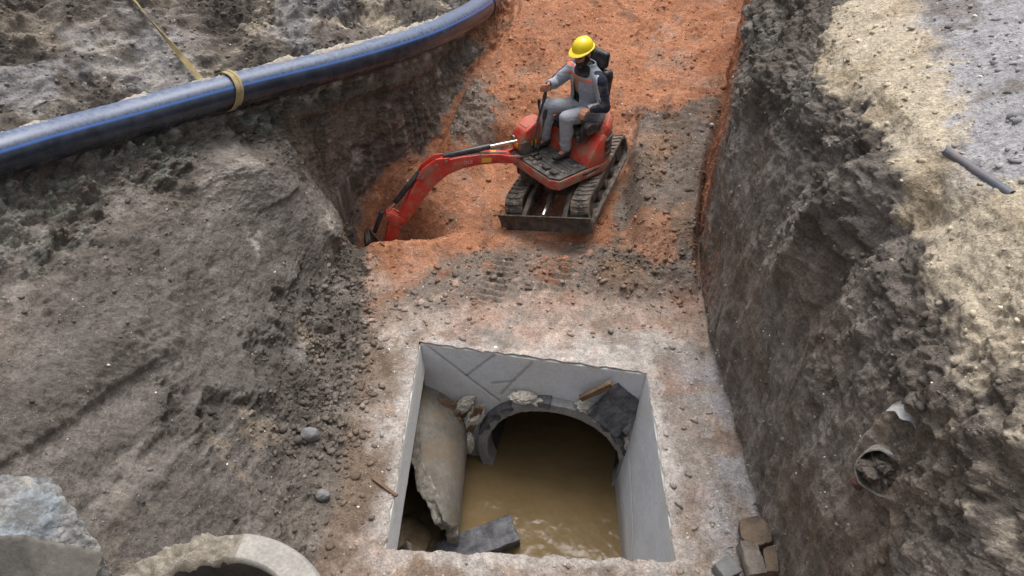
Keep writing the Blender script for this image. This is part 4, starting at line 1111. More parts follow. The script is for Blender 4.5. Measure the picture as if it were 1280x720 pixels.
def pale(pk, rs): return np.array(srgb(206, 196, 182))[None] * (1 + .25 * rs.randn(len(pk)))[:, None]
scatter("pale_grit", "small pale stone chips scattered over the trench floor and banks", 5200, .5 * fl + .10 + .6 * (s > 14.2) + 1.6 * (x > 1.35) * (x < 1.66) * (z < .3) * (y < 4.9), .003, .011, pale, 14, cat="grit")

# ------------------------------------------------------------------ mini excavator
EX = Vector((.40, 7.12, .27))
UA, HA = R(248), R(220)
exc = empty("mini_excavator", tuple(EX), rot=(0, 0, UA))
tag(exc, "small red tracked digger with an open seat, working on the orange clay ramp", "excavator")
def part(mb, name, mat, parent=None, bevel=.004, M=None, **k):
    return mb.build(name, mat, parent or exc, bevel, M, **k)
ROLL = Matrix.Rotation(R(12.0), 4, 'X')      # left track rides up on the mud bank
TILT = Matrix.Translation((-.09, .03, .02)) @ ROLL @ Matrix.Rotation(R(6.5), 4, 'Y')     # nose slightly down the ramp
GLEN, GW = .60, .19
def stadium(r0, hl, zc, n=14):
    P_ = []
    for k_ in range(n + 1):
        a = -math.pi / 2 + math.pi * k_ / n; P_.append((hl + r0 * math.cos(a), zc + r0 * math.sin(a)))
    for k_ in range(n + 1):
        a = math.pi / 2 + math.pi * k_ / n; P_.append((-hl + r0 * math.cos(a), zc + r0 * math.sin(a)))
    return P_
for sy in (1, -1):
    yc = sy * .36
    mb = MB(); outer = stadium(.150, .53, .165); inner = stadium(.122, .53, .165)
    mb.rings([[(p[0], yc - GW / 2, p[1]) for p in outer], [(p[0], yc + GW / 2, p[1]) for p in outer], [(p[0], yc + GW / 2, p[1]) for p in inner], [(p[0], yc - GW / 2, p[1]) for p in inner], [(p[0], yc - GW / 2, p[1]) for p in outer]], caps=False)
    # chevron lugs all round
    per = 4 * .53 + 2 * math.pi * .15; NL = 44
    for k_ in range(NL):
        d0 = per * k_ / NL; 
        if d0 < 1.06: p, a = (-.53 + d0, .165 + .15), 0
        elif d0 < 1.06 + math.pi * .15: b_ = (d0 - 1.06) / .15; p, a = (.53 + .15 * math.sin(b_), .165 + .15 * math.cos(b_)), b_
        elif d0 < 2.12 + math.pi * .15: dd = d0 - 1.06 - math.pi * .15; p, a = (.53 - dd, .015), math.pi
        else: b_ = (d0 - 2.12 - math.pi * .15) / .15; p, a = (-.53 - .15 * math.sin(b_), .165 - .15 * math.cos(b_)), math.pi + b_
        for h_ in (-1, 1):
            mb.box((p[0], yc + h_ * GW * .24, p[1]), (.030, GW * .46, .022), (0, a, h_ * .22))
    tr = part(mb, "track", M_rubber, M=TILT, bevel=0)
    part(MB().cyl((-.53, yc - .05, .165), (-.53, yc + .05, .165), .118, n=24), "sprocket", M_steelblk, tr, M=TILT)
    part(MB().cyl((.53, yc - .05, .165), (.53, yc + .05, .165), .115, n=24), "idler", M_steelblk, tr, M=TILT)
    for xr in (-.22, 0, .22): part(MB().cyl((xr, yc - .055, .085), (xr, yc + .055, .085), .05, n=16), "roller", M_steelblk, tr, M=TILT)
    part(MB().box((0, yc, .175), (.80, .085, .10)), "track_frame", M_steelblk, tr, M=TILT)
mb = MB(); mb.box((0, 0, .24), (.52, .58, .12)); mb.cyl((0, 0, .29), (0, 0, .36), .23, n=32)
mb.box((.16, 0, .20), (.3, .30, .10)); part(mb, "chassis", M_steelblk, M=TILT)
# blade with its arms
prof = [(.76, .215), (.735, .16), (.73, .10), (.755, .04), (.775, .03), (.755, .10), (.76, .16), (.785, .22)]
bl = part(MB().prism(prof, 'y', -.50, .50), "dozer_blade", M_steelblk, bevel=.003, M=TILT)
for sy in (1, -1):
    part(MB().beam([(.24, sy * .20, .27), (.50, sy * .21, .25), (.75, sy * .22, .16)], .05, .07, (0, 1, 0)), "blade_arm", M_steelblk, bl, M=TILT)
part(MB().cyl((.22, 0, .30), (.56, 0, .24), .034), "blade_cylinder", M_steelblk, bl, M=TILT)
part(MB().cyl((.54, 0, .243), (.75, 0, .21), .022), "cylinder_rod", M_chrome, bl, M=TILT)
part(MB().box((.20, 0, .27), (.08, .12, .09)), "cylinder_mount", M_steelblk, bl, M=TILT)

# upper body: local frame turned to the working direction
MH = Matrix.Rotation(R(-3.0), 4, 'X') @ Matrix.Rotation(HA - UA, 4, 'Z') @ Matrix.Rotation(R(3.5), 4, 'Y') @ Matrix.Translation((.02, 0, .075)) @ Matrix.Scale(.95, 4)
def U(mb, name, mat, parent=None, bevel=.006, **k): return part(mb, name, mat, parent, bevel, M=MH, **k)
DK = .50      # deck height over the ground
foot = [(.47, -.36), (.50, -.30), (.50, .30), (.44, .39), (-.16, .41), (-.32, .34), (-.42, .18), (-.44, 0), (-.42, -.18), (-.32, -.34), (-.16, -.40), (.3, -.40)]
mb = MB(); mb.rings([[(p[0] * .90, p[1] * .88, .345) for p in foot], [(p[0], p[1], .385) for p in foot], [(p[0], p[1], DK - .012) for p in foot]])
base = U(mb, "body_skirt", M_redmud, bevel=.008)
U(MB().prism([(.49, -.30), (.49, .29), (.43, .375), (-.02, .385), (-.05, -.18), (.10, -.33), (.42, -.34)], 'z', DK - .012, DK + .012), "floor_mat", M_matdeck, bevel=.006)
mb = MB()
for k_ in range(9): mb.box((.03 + .05 * k_, .05, DK + .015), (.012, .56 - .02 * (k_ % 2), .008))
U(mb, "mat_ribs", M_matdeck, bevel=0)
# engine cover: swept side panel around and under the seat
def cover_ring(z_, sx, sy, xf, cut=0):
    P_ = []
    for (px, py) in [(xf, .39), (-.16, .405), (-.31, .345), (-.41, .19), (-.43, 0), (-.41, -.19), (-.31, -.345), (-.16, -.40), (xf + .05, -.39)]:
        P_.append((px * sx if px < 0 else px, py * sy, z_))
    return P_
mb = MB(); mb.rings([cover_ring(DK - .005, 1, 1, .06), cover_ring(DK + .10, 1, .99, .02), cover_ring(DK + .19, .99, .98, -.05), cover_ring(DK + .26, .97, .95, -.12), cover_ring(DK + .29, .93, .90, -.16)])
eng = U(mb, "engine_cover", M_red, bevel=.014)
# rear lip rises behind the seat
lip = [(-.14, .33), (-.25, .36), (-.36, .29), (-.43, .16), (-.445, 0), (-.43, -.16), (-.36, -.29), (-.25, -.36)]
hts = [.26, .37, .42, .44, .45, .44, .42, .34]
mb = MB(); rings = []
for (px, py), h_ in zip(lip, hts):
    q = Vector((px, py, 0)); nn_ = q.normalized()
    rings.append([(q.x, q.y, DK + .22), (q.x, q.y, DK + h_ - .03), (q.x - nn_.x * .03, q.y - nn_.y * .03, DK + h_), (q.x - nn_.x * .09, q.y - nn_.y * .09, DK + h_ - .01), (q.x - nn_.x * .11, q.y - nn_.y * .11, DK + .22)])
mb.rings(rings); U(mb, "rear_cowl", M_red, bevel=.010)
# dark louvres on the camera-side rear corner
for z0, z1 in ((.03, .095), (.115, .18), (.20, .255)):
    mb = MB()
    A0, A1 = Vector((-.175, .408, 0)), Vector((-.305, .352, 0)); A2 = Vector((-.36, .30, 0))
    r0 = []
    for q in (A0, A1, A2):
        o_ = Vector((q.x, q.y, 0)).normalized() * .005
        r0.append([(q.x + o_.x, q.y + o_.y, DK + z0 + .02 * (q == A0)), (q.x + o_.x, q.y + o_.y, DK + z1), (q.x - o_.x * 3, q.y - o_.y * 3, DK + z1), (q.x - o_.x * 3, q.y - o_.y * 3, DK + z0)])
    mb.rings(r0); U(mb, "louvre", M_black, eng, bevel=.003)
# right hand hood and fender
prof = [(.10, DK + .01), (.42, DK + .01), (.455, DK + .06), (.45, DK + .19), (.40, DK + .29), (.27, DK + .345), (.14, DK + .33), (.06, DK + .24)]
hd = U(MB().prism(prof, 'y', -.395, -.20), "side_hood", M_red, bevel=.022, seg=3)
U(MB().prism([(-.1, DK + .01), (.12, DK + .01), (.12, DK + .22), (.0, DK + .25), (-.1, DK + .25)], 'y', -.39, -.235), "fender", M_red, bevel=.012)
U(MB().prism([(.20, DK + .343), (.38, DK + .298), (.37, DK + .312), (.21, DK + .357)], 'y', -.36, -.235), "hood_seam", M_red, hd, bevel=.004)
U(MB().box((.465, -.29, DK + .12), (.01, .06, .045)), "warning_label", M_yellow, hd, bevel=0)
U(MB().box((.30, -.194, DK + .13), (.07, .006, .05)), "warning_label", M_yellow, hd, bevel=0)
U(MB().cyl((.465, -.35, DK + .17), (.45, -.35, DK + .17), .03, n=16), "headlight", M_bolt, hd, bevel=0)
# skirt trim: dark slot and lettering on the camera side
U(MB().box((-.02, .402, DK - .045), (.30, .012, .022)), "trim_slot", M_black, base, bevel=.003)
def letters(txt, size, name, mat, parent, M, ext=.0015):
    cu = bpy.data.curves.new(name, 'FONT'); cu.body = txt; cu.size = size; cu.extrude = ext; cu.align_x = 'CENTER'; cu.align_y = 'CENTER'
    to = bpy.data.objects.new(name, cu); me_ = bpy.data.meshes.new_from_object(to); bpy.data.objects.remove(to)
    me_.transform(M); me_.materials.clear(); me_.materials.append(mat)
    o = bpy.data.objects.new(name, me_); COL.objects.link(o); o.parent = parent; return o
# text plane: x along -forward so that it reads from the camera side
ML = MH @ Matrix.Translation((.02, .412, DK - .085)) @ Matrix(((-1, 0, 0, 0), (0, 0, 1, 0), (0, 1, 0, 0), (0, 0, 0, 1)))
letters("MTY", .055, "lettering", M_white, base, ML)

for k_, (mx, my, ms) in enumerate(((.40, -.02, .035), (.30, .30, .025), (.12, .30, .03), (.44, .22, .03), (.22, .10, .02), (.42, -.14, .04))):
    o_ = lump("caked_mud", MH @ Vector((mx, my, DK + .014)), (ms * 1.5, ms, ms * .35), M_rubber, 700 + k_, (0, 0, k_), lev=2, amp=.5, parent=exc)
# seat
SZ = DK + .30
def pad(c_, sz, rot=(0, 0, 0)): return MB().box(c_, sz, rot)
seat = U(pad((-.14, 0, SZ), (.42, .44, .09)), "seat_cushion", M_seat, bevel=.03, seg=4)
U(pad((-.10, .235, SZ + .02), (.30, .07, .13), (0, R(-8), 0)), "seat_side_pad", M_seat, seat, bevel=.03, seg=4)
U(pad((.02, .245, SZ - .035), (.16, .05, .07), (0, R(-20), 0)), "seat_slider", M_black, seat, bevel=.012)
bk = U(pad((-.35, 0, SZ + .30), (.09, .40, .52), (0, R(-7), 0)), "seat_back", M_seat, bevel=.035, seg=4)
U(pad((-.335, .16, SZ + .36), (.12, .07, .44), (0, R(-7), 0)), "back_bolster", M_seat, bk, bevel=.03, seg=4)
U(pad((-.335, -.16, SZ + .36), (.12, .07, .44), (0, R(-7), 0)), "back_bolster", M_seat, bk, bevel=.03, seg=4)
U(pad((-.380, 0, SZ + .655), (.085, .25, .17), (0, R(-9), 0)), "headrest", M_seat, bevel=.035, seg=4)
for py in (.06, -.06): U(MB().cyl((-.375, py, SZ + .54), (-.382, py, SZ + .60), .012), "headrest_post", M_black, bk, bevel=0)
# control consoles and levers
for sy in (1, -1):
    cs = U(MB().prism([(-.16, SZ + .04), (.02, SZ + .04), (.05, SZ + .13), (.0, SZ + .16), (-.14, SZ + .13)], 'y', sy * .25, sy * .33), "armrest_console", M_black, bevel=.01)
    jx = .06 if sy > 0 else .20; jy = sy * .27 if sy > 0 else -.235; jz = SZ + .13
    jb = SZ + .12 if sy > 0 else DK + .30
    U(MB().cyl((jx - .01, jy, jb), (jx, jy, jz + .06), .010).cyl((jx, jy, jz + .05), (jx + .01, jy, jz + .16 - (.05 if sy > 0 else 0)), .017), "joystick", M_black, cs, bevel=0)
for ly in (-.125, -.045):
    tall = ly < -.1
    tp = [(.36, ly, DK), (.362, ly, DK + .2), (.31, ly, DK + .43), (.235, ly, DK + .64)] if tall else [(.36, ly, DK), (.365, ly, DK + .16), (.33, ly, DK + .32), (.29, ly, DK + .50)]
    lv = U(MB().tube(tp, .012, 10), "travel_lever", M_black, bevel=0)
    e_ = Vector(tp[-1]); U(MB().tube([e_ + Vector((.008, 0, -.03)), e_ + Vector((-.006, 0, .03)), e_ + Vector((-.018, 0, .075))], [.018, .022, .016], 12), "grip", M_black, lv, bevel=0)
    U(MB().box((.36, ly, DK + .03), (.07, .055, .05)), "lever_boot", M_black, lv, bevel=.01)
U(MB().box((.40, .14, DK + .025), (.09, .07, .02), (0, R(-20), 0)), "foot_pedal", M_steelblk, bevel=.004)
U(MB().box((.40, .26, DK + .025), (.09, .07, .02), (0, R(-20), 0)), "foot_pedal", M_steelblk, bevel=.004)

# swing post, boom, arm and bucket: plane of the boom
BA = R(195)
A0 = Vector((-.04, 7.03, 0))
inv = (Matrix.Translation(EX) @ Matrix.Rotation(UA, 4, 'Z')).inverted()
hb = Vector((math.cos(BA), math.sin(BA), 0)); sb = Vector((-math.sin(BA), math.cos(BA), 0))
def W(r, z_, s_=0): return inv @ Vector((A0.x + hb.x * r + sb.x * s_, A0.y + hb.y * r + sb.y * s_, z_))
sideL = (inv.to_3x3() @ sb).normalized()
def Bm(path_, w_, h_, off=0): return MB().beam([W(r, z_, off) for r, z_ in path_], w_, h_, sideL)
mb = MB()
for o_ in (-.075, .075): mb.beam([W(-.16, .55, o_), W(-.05, .62, o_), W(.0, .80, o_), W(.02, .98, o_)], .03, [.20, .26, .17, .09], sideL)
mb.cyl(W(-.10, .50), W(-.10, .76), .075, n=20); mb.cyl(W(.0, .80, -.11), W(.0, .80, .11), .032, n=16); mb.cyl(W(.02, .97, -.10), W(.02, .97, .10), .022, n=16)
mb.beam([W(-.30, .60), W(-.06, .60)], .16, .20, sideL)
sw = part(mb, "swing_bracket", M_steelblk, bevel=.006)
rs_ = random.Random(3)
for k_ in range(5):
    o_ = (-.09 + .045 * k_)
    part(MB().tube([W(-.14, .78, o_), W(-.02 - .02 * k_, .93 - .02 * k_, o_ * 1.1), W(.06, .84, o_ * 1.3), W(.14, .80, o_ * .6)], .011, 8), "hydraulic_hose", M_black, sw, bevel=0)
bp = [(.16, .79), (.30, .815), (.48, .825), (.66, .815), (.82, .785), (.95, .715), (1.06, .60), (1.16, .46), (1.25, .31), (1.31, .20)]
bw = [.11] * len(bp); bh = [.085, .10, .115, .13, .165, .19, .175, .15, .12, .085]
boom = part(Bm(bp, bw, bh), "boom", M_redboom, bevel=.008)
for o_ in (-1, 1):
    part(MB().beam([W(.0, .80, o_ * .085), W(.08, .80, o_ * .085), W(.18, .795, o_ * .055), (W(.26, .805, o_ * .04))], .028, [.07, .085, .085, .09], sideL), "boom_fork", M_redboom, boom, bevel=.004)
    # crest plates carrying both cylinder pins
    part(MB().beam([W(.78, .85, o_ * .05), W(.90, .845, o_ * .05), W(1.02, .76, o_ * .05), W(1.10, .67, o_ * .05)], .016, [.075, .10, .11, .07], sideL), "crest_plate", M_redboom, boom, bevel=.003)
    for (r, z_) in ((.82, .86), (.92, .83), (1.0, .77), (1.07, .71)):
        part(MB().cyl(W(r, z_, o_ * .055), W(r, z_, o_ * .068), .014 if r != 1.07 else .020, n=12), "pin", M_bolt, boom, bevel=0)
# stickers and lettering on the camera side and on top of the boom (camera side is +s for this heading)
sc = 1 if (sb.y < 0) else -1
part(Bm([(.36, .812), (.46, .82)], .002, .05, sc * .0565), "yellow_label", M_yellow, boom, bevel=0)
part(MB().beam([W(.30, .868), W(.36, .875)], .05, .004, sideL), "yellow_label", M_yellow, boom, bevel=0)
part(MB().beam([W(.47, .885), W(.475, .885)], .125, .012, sideL), "hose_clamp", M_black, boom, bevel=0)
wo = Matrix.Translation(Vector((A0.x + hb.x * .60 + sb.x * sc * .0565, A0.y + hb.y * .60 + sb.y * sc * .0565, .815)))
rt = Matrix((( -hb.x, 0, sb.x * sc, 0), (-hb.y, 0, sb.y * sc, 0), (0, 1, 0, 0), (0, 0, 0, 1)))
letters("OLE", .052, "lettering", M_white, boom, inv @ wo @ rt @ Matrix.Rotation(R(2), 4, 'Z'))
# boom cylinder on top
part(MB().cyl(W(.84, .885), W(.36, .935), .030, n=18), "boom_cylinder", M_cylblk, boom, bevel=.003)
part(MB().cyl(W(.36, .935), W(.02, .97), .014, n=14), "cylinder_rod", M_chrome, boom, bevel=0)
part(MB().tube([W(.90, .86, .02), W(.66, .875, .03), W(.45, .885, .025), W(.2, .86, .02)], .008, 8), "hydraulic_pipe", M_bolt, boom, bevel=0)
# arm cylinder
part(MB().cyl(W(1.08, .745), W(1.36, .425), .028, n=18), "arm_cylinder", M_cylblk, boom, bevel=.003)
part(MB().cyl(W(1.36, .425), W(1.43, .345), .014, n=14), "cylinder_rod", M_chrome, boom, bevel=0)
arm = part(MB().beam([W(1.43, .34), W(1.38, .22), W(1.42, .06), W(1.50, -.14), W(1.54, -.22)], .085, [.06, .13, .13, .09, .06], sideL), "arm", M_redboom, bevel=.006)
part(MB().cyl(W(1.31, .20, -.07), W(1.31, .20, .07), .025, n=14), "pin", M_bolt, arm, bevel=0)
for o_ in (-1, 1):
    part(MB().beam([W(1.29, .20, o_ * .06), W(1.36, .23, o_ * .06), W(1.44, .33, o_ * .06)], .02, [.08, .12, .07], sideL), "arm_cheek", M_redboom, arm, bevel=.004)
part(MB().cyl(W(1.50, .34), W(1.60, .10), .024, n=16), "bucket_cylinder", M_cylblk, arm, bevel=.003)
# bucket
bpr = [(1.52, -.20), (1.60, -.02), (1.66, .10), (1.70, .06), (1.72, -.08), (1.68, -.22), (1.58, -.32), (1.44, -.36), (1.30, -.34)]
mb = MB(); inn = [(r * .985 + .016, z_ * .92 - .004) for r, z_ in bpr]
mb.rings([[W(r, z_, -.13) for r, z_ in bpr[2:]] + [W(r, z_, -.13) for r, z_ in inn[2:]][::-1], [W(r, z_, .13) for r, z_ in bpr[2:]] + [W(r, z_, .13) for r, z_ in inn[2:]][::-1]])
for o_ in (-.13, .12): mb.rings([[W(r, z_, o_) for r, z_ in bpr], [W(r, z_, o_ + .012) for r, z_ in bpr]])
bk_ = part(mb, "bucket", M_steelblk, bevel=0)
for k_ in range(4): part(MB().beam([W(1.33, -.345, -.10 + .066 * k_), W(1.24, -.33, -.10 + .066 * k_)], .03, [.03, .012], sideL), "bucket_tooth", M_bolt, bk_, bevel=0)

# ------------------------------------------------------------------ the operator
PO = EX + Vector((0, 0, DK))
prs = empty("person", tuple(PO))
prs.matrix_basis = Matrix.Translation(EX) @ Matrix.Rotation(UA, 4, "Z") @ MH @ Matrix.Translation((-.01, 0, DK + .012)) @ Matrix.Rotation(R(-5), 4, 'Y') @ Matrix.Scale(1.04, 4)
tag(prs, "bearded man in yellow hard hat and grey-navy jacket seated at the digger's levers", "person")
class Body:
    """closed primitives fused by a voxel remesh into one continuous surface"""
    def __init__(s): s.mb = MB()
    def cap(s, a, b, ra, rb, n=14, sq=1.0, up=(0, 0, 1)):
        a, b = Vector(a), Vector(b); d_ = (b - a); L = d_.length; d_.normalize()
        pts_, rr = [], []
        for t in (-.96, -.8, -.5, 0): pts_.append(a + d_ * ra * t); rr.append(ra * math.sqrt(1 - t * t))
        for t in (.25, .5, .75): pts_.append(a + (b - a) * t); rr.append(ra + (rb - ra) * t)
        for t in (0, .5, .8, .96): pts_.append(b + d_ * rb * t); rr.append(rb * math.sqrt(1 - t * t))
        s.mb.tube(pts_, rr, n, flat=sq, up=up); return s
    def chain(s, pts_, rr, **k):
        for i in range(len(pts_) - 1): s.cap(pts_[i], pts_[i + 1], rr[i], rr[i + 1], **k)
        return s
    def ell(s, c_, r, rot=(0, 0, 0), n=20):
        rings = []
        M_ = Matrix.Translation(c_) @ Euler(rot).to_matrix().to_4x4()
        for i in range(1, 13):
            th = math.pi * i / 13; rings.append([M_ @ Vector((r[0] * math.sin(th) * math.cos(p), r[1] * math.sin(th) * math.sin(p), r[2] * math.cos(th))) for p in [2 * math.pi * j / n for j in range(n)]])
        s.mb.rings(rings); return s
    def loft(s, rings):
        """rings: centre, half depth (x), half width (y), tilt"""
        out = []
        for c_, hx, hy in rings:
            out.append([(c_[0] + hx * math.copysign(abs(math.cos(a)) ** .8, math.cos(a)), c_[1] + hy * math.copysign(abs(math.sin(a)) ** .8, math.sin(a)), c_[2]) for a in [2 * math.pi * j / 28 for j in range(28)]])
        s.mb.rings(out); return s
    def done(s, name, mat, voxel, parent, smoothit=4, colour=None):
        me_ = bpy.data.meshes.new(name + "_src"); me_.from_pydata(s.mb.v, [], s.mb.f)
        bm = bmesh.new(); bm.from_mesh(me_); bmesh.ops.recalc_face_normals(bm, faces=bm.faces); bm.to_mesh(me_); bm.free()
        o = bpy.data.objects.new(name, me_); COL.objects.link(o)
        m1 = o.modifiers.new("r", 'REMESH'); m1.mode = 'VOXEL'; m1.voxel_size = voxel
        m2 = o.modifiers.new("s", 'SMOOTH'); m2.iterations = smoothit; m2.factor = .5
        dg = bpy.context.evaluated_depsgraph_get(); me2 = bpy.data.meshes.new_from_object(o.evaluated_get(dg)); me2.name = name
        o.modifiers.clear(); o.data = me2; me2.materials.clear(); me2.materials.append(mat); me2.shade_smooth(); o.parent = parent
        if colour:
            co = np.empty(len(me2.vertices) * 3, np.float32); me2.vertices.foreach_get("co", co); co = co.reshape(-1, 3)
            a_ = me2.color_attributes.new("cloth", 'FLOAT_COLOR', 'POINT'); a_.data.foreach_set("color", np.concatenate([colour(co), np.ones((len(co), 1))], 1).astype(np.float32).ravel())
        return o
M_skin = NM("skin"); nz = M_skin.noise(30, 3, .5); M_skin.base(M_skin.mix(nz, srgb(172, 122, 98), srgb(150, 100, 78))); M_skin.rough(.55); M_skin.b.inputs["Subsurface Weight"].default_value = .1; M_skin.b.inputs["Subsurface Radius"].default_value = (.01, .004, .002); M_skin = M_skin.m
def cloth(name, c=None, attr=False, sc=40):
    g = NM(name); n_ = g.noise(sc, 4, .6); n5 = g.noise(7, 4, .6); wr = g.noise(11, 3, .5, stretch=(1, 1, 2.5))
    if attr: va = g.n("ShaderNodeVertexColor"); va.layer_name = "cloth"; c = va.outputs[0]
    a = g.mix(1, c, g.ramp(n_, [(.3, .85), (.7, 1.1)]), 'MULTIPLY'); a = g.mix(g.math('MULTIPLY', g.ramp(n5, [(.5, 0), (.7, 1)]), .35), a, srgb(150, 132, 116))
    g.base(a); g.rough(.9); g.normal(g.bump(wr, .5, .03, g.bump(n_, .15, .002))); return g.m
M_jacket = cloth("jacket_cloth", attr=True); M_trouser = cloth("trouser_cloth", srgb(156, 159, 166)); M_shirt = cloth("black_fleece", srgb(24, 24, 28)); M_shoe = mat_dirty("boots", srgb(40, 38, 38), .7, .3, srgb(100, 90, 80))
M_hair = NM("hair"); M_hair.base(srgb(28, 22, 20)); M_hair.rough(.6); M_hair.normal(M_hair.bump(M_hair.noise(140, 3, .6), .5, .004)); M_hair = M_hair.m
# joints (x forward, y left, z up from the deck)
PEL = Vector((-.20, 0, .42)); CHT = Vector((-.15, 0, .72)); NK = Vector((-.09, 0, .895)); HD = Vector((-.035, .005, 1.03))
SHL, SHR = Vector((-.13, .185, .80)), Vector((-.11, -.185, .80))
ELL, ELR = Vector((-.16, .27, .545)), Vector((.03, -.275, .63))
WRL, WRR = Vector((.00, .225, .545)), Vector((.205, -.16, .70))
HPL, HPR = Vector((-.19, .095, .40)), Vector((-.19, -.095, .40))
KNL, KNR = Vector((.19, .115, .455)), Vector((.20, -.165, .47))
ANL, ANR = Vector((.13, .10, .085)), Vector((.155, -.19, .085))
def hand(B, wr, dirv, palm_n, thumb_side, curl):
    """palm, four curled fingers and a thumb around a grip"""
    d_ = Vector(dirv).normalized(); nrm = Vector(palm_n); nrm = (nrm - d_ * nrm.dot(d_)).normalized(); sd_ = d_.cross(nrm).normalized()
    p0 = wr; p1 = wr + d_ * .085
    for k_ in (-1, 0, 1): B.cap(p0 + sd_ * .014 * k_, p1 + sd_ * .026 * k_, .016, .0145)
    for k_, ln in zip((-1.5, -.5, .5, 1.5), (.062, .074, .078, .070)):
        a = p1 + sd_ * .019 * k_; dd = d_; q = a
        for sgm, fr in enumerate((.45, .32, .23)):
            dd = (dd * math.cos(curl) + nrm * math.sin(curl)).normalized(); q2 = q + dd * ln * fr * 1.1; B.cap(q, q2, .0098 - .0007 * sgm, .0092 - .0008 * sgm, n=10)
            nd = (nrm * math.cos(curl * .5) - d_ * math.sin(curl * .5)).normalized(); q = q2; dd = (dd + nd * .8 * curl).normalized()
    t0 = wr + d_ * .025 + sd_ * thumb_side * .024; t1 = t0 + (d_ * .6 + sd_ * thumb_side * .7 + nrm * .4).normalized() * .034; t2 = t1 + (d_ * .7 + nrm * .8).normalized() * .028
    B.cap(t0, t1, .013, .011, n=10); B.cap(t1, t2, .011, .009, n=10)
B = Body()
B.loft([((-.20, 0, .36), .10, .16), ((-.20, 0, .44), .11, .165), ((-.19, 0, .55), .095, .145), ((-.16, 0, .66), .105, .155), ((-.14, 0, .76), .11, .17), ((-.13, 0, .83), .085, .15), ((-.11, 0, .87), .055, .075)])
B.cap(NK - Vector((.01, 0, .05)), HD - Vector((.01, 0, .06)), .058, .055)
# head, tipped down to the work; face looks along +x
HM = Matrix.Translation(HD) @ Matrix.Rotation(R(20), 4, 'Y') @ Matrix.Rotation(R(8), 4, 'Z')
def Hh(x_, y_, z_): return HM @ Vector((x_, y_, z_))
he = Euler((0, R(20), R(8)))
B.ell(Hh(-.012, 0, .028), (.098, .076, .095), he); B.ell(Hh(.028, 0, -.045), (.062, .056, .068), he)
B.ell(Hh(.082, 0, .018), (.014, .046, .012), he)                   # brow
B.cap(Hh(.084, 0, .012), Hh(.106, 0, -.022), .009, .013); B.ell(Hh(.098, 0, -.026), (.012, .018, .009), he)
B.ell(Hh(.083, 0, -.052), (.012, .024, .006), he); B.ell(Hh(.081, 0, -.064), (.012, .021, .007), he); B.ell(Hh(.072, 0, -.092), (.02, .024, .016), he)
for sy in (1, -1):
    B.ell(Hh(-.002, sy * .078, -.005), (.018, .009, .032), he); B.ell(Hh(.06, sy * .04, -.02), (.026, .022, .022), he)
for (sh, el, wr) in ((SHL, ELL, WRL), (SHR, ELR, WRR)): B.chain([sh, el], [.050, .038]); B.chain([el, wr], [.038, .025])
hand(B, WRL + (WRL - ELL).normalized() * .015, (.10, .03, .01), (.1, 0, -1), -1, .75)
hand(B, WRR + (WRR - ELR).normalized() * .015, (.075, .075, .005), (.6, -.75, -.1), 1, .85)
for (hp, kn, an) in ((HPL, KNL, ANL), (HPR, KNR, ANR)): B.chain([hp, kn], [.082, .056]); B.chain([kn, an], [.055, .036]); B.cap(an, an + Vector((.09, 0, -.050)), .034, .022)
body = B.done("body", M_skin, .0055, prs, 3)
for sy in (1, -1):
    e_ = Body(); e_.ell(Hh(.078, sy * .031, -.004), (.010, .013, .008), he); eo = e_.mb.build("eye", M_hair, prs)
# beard and hair
Bd = Body(); Bd.ell(Hh(.035, 0, -.075), (.062, .060, .052), he); Bd.ell(Hh(.012, .045, -.045), (.045, .030, .055), he); Bd.ell(Hh(.012, -.045, -.045), (.045, .030, .055), he)
Bd.done("beard", M_hair, .006, prs, 2)
Hr = Body(); Hr.ell(Hh(-.022, 0, .030), (.102, .084, .090), he); Hr.ell(Hh(-.06, 0, -.03), (.055, .070, .055), he)
Hr.done("hair", M_hair, .007, prs, 2)
# clothes
Sh = Body(); Sh.loft([((-.20, 0, .42), .118, .165), ((-.195, 0, .55), .105, .150), ((-.17, 0, .68), .115, .15), ((-.14, 0, .80), .106, .15), ((-.10, 0, .87), .075, .10), ((-.085, 0, .925), .068, .072)])
Sh.done("shirt", M_shirt, .009, prs, 3)
J = Body()
J.loft([((-.205, 0, .35), .160, .225), ((-.205, 0, .45), .148, .205), ((-.195, 0, .56), .130, .186), ((-.17, 0, .68), .134, .188), ((-.155, 0, .78), .118, .190), ((-.145, 0, .84), .095, .150), ((-.125, 0, .885), .075, .098), ((-.115, 0, .93), .072, .082)])
for (sh, el, wr) in ((SHL, ELL, WRL), (SHR, ELR, WRR)):
    J.cap(sh + Vector((0, 0, -.01)), el, .072, .058); J.cap(el, wr - (wr - el).normalized() * .01, .057, .043)
    J.ell(tuple(el * .55 + sh * .45), (.065, .060, .07)); J.ell(tuple(el * .4 + wr * .6), (.052, .050, .050))
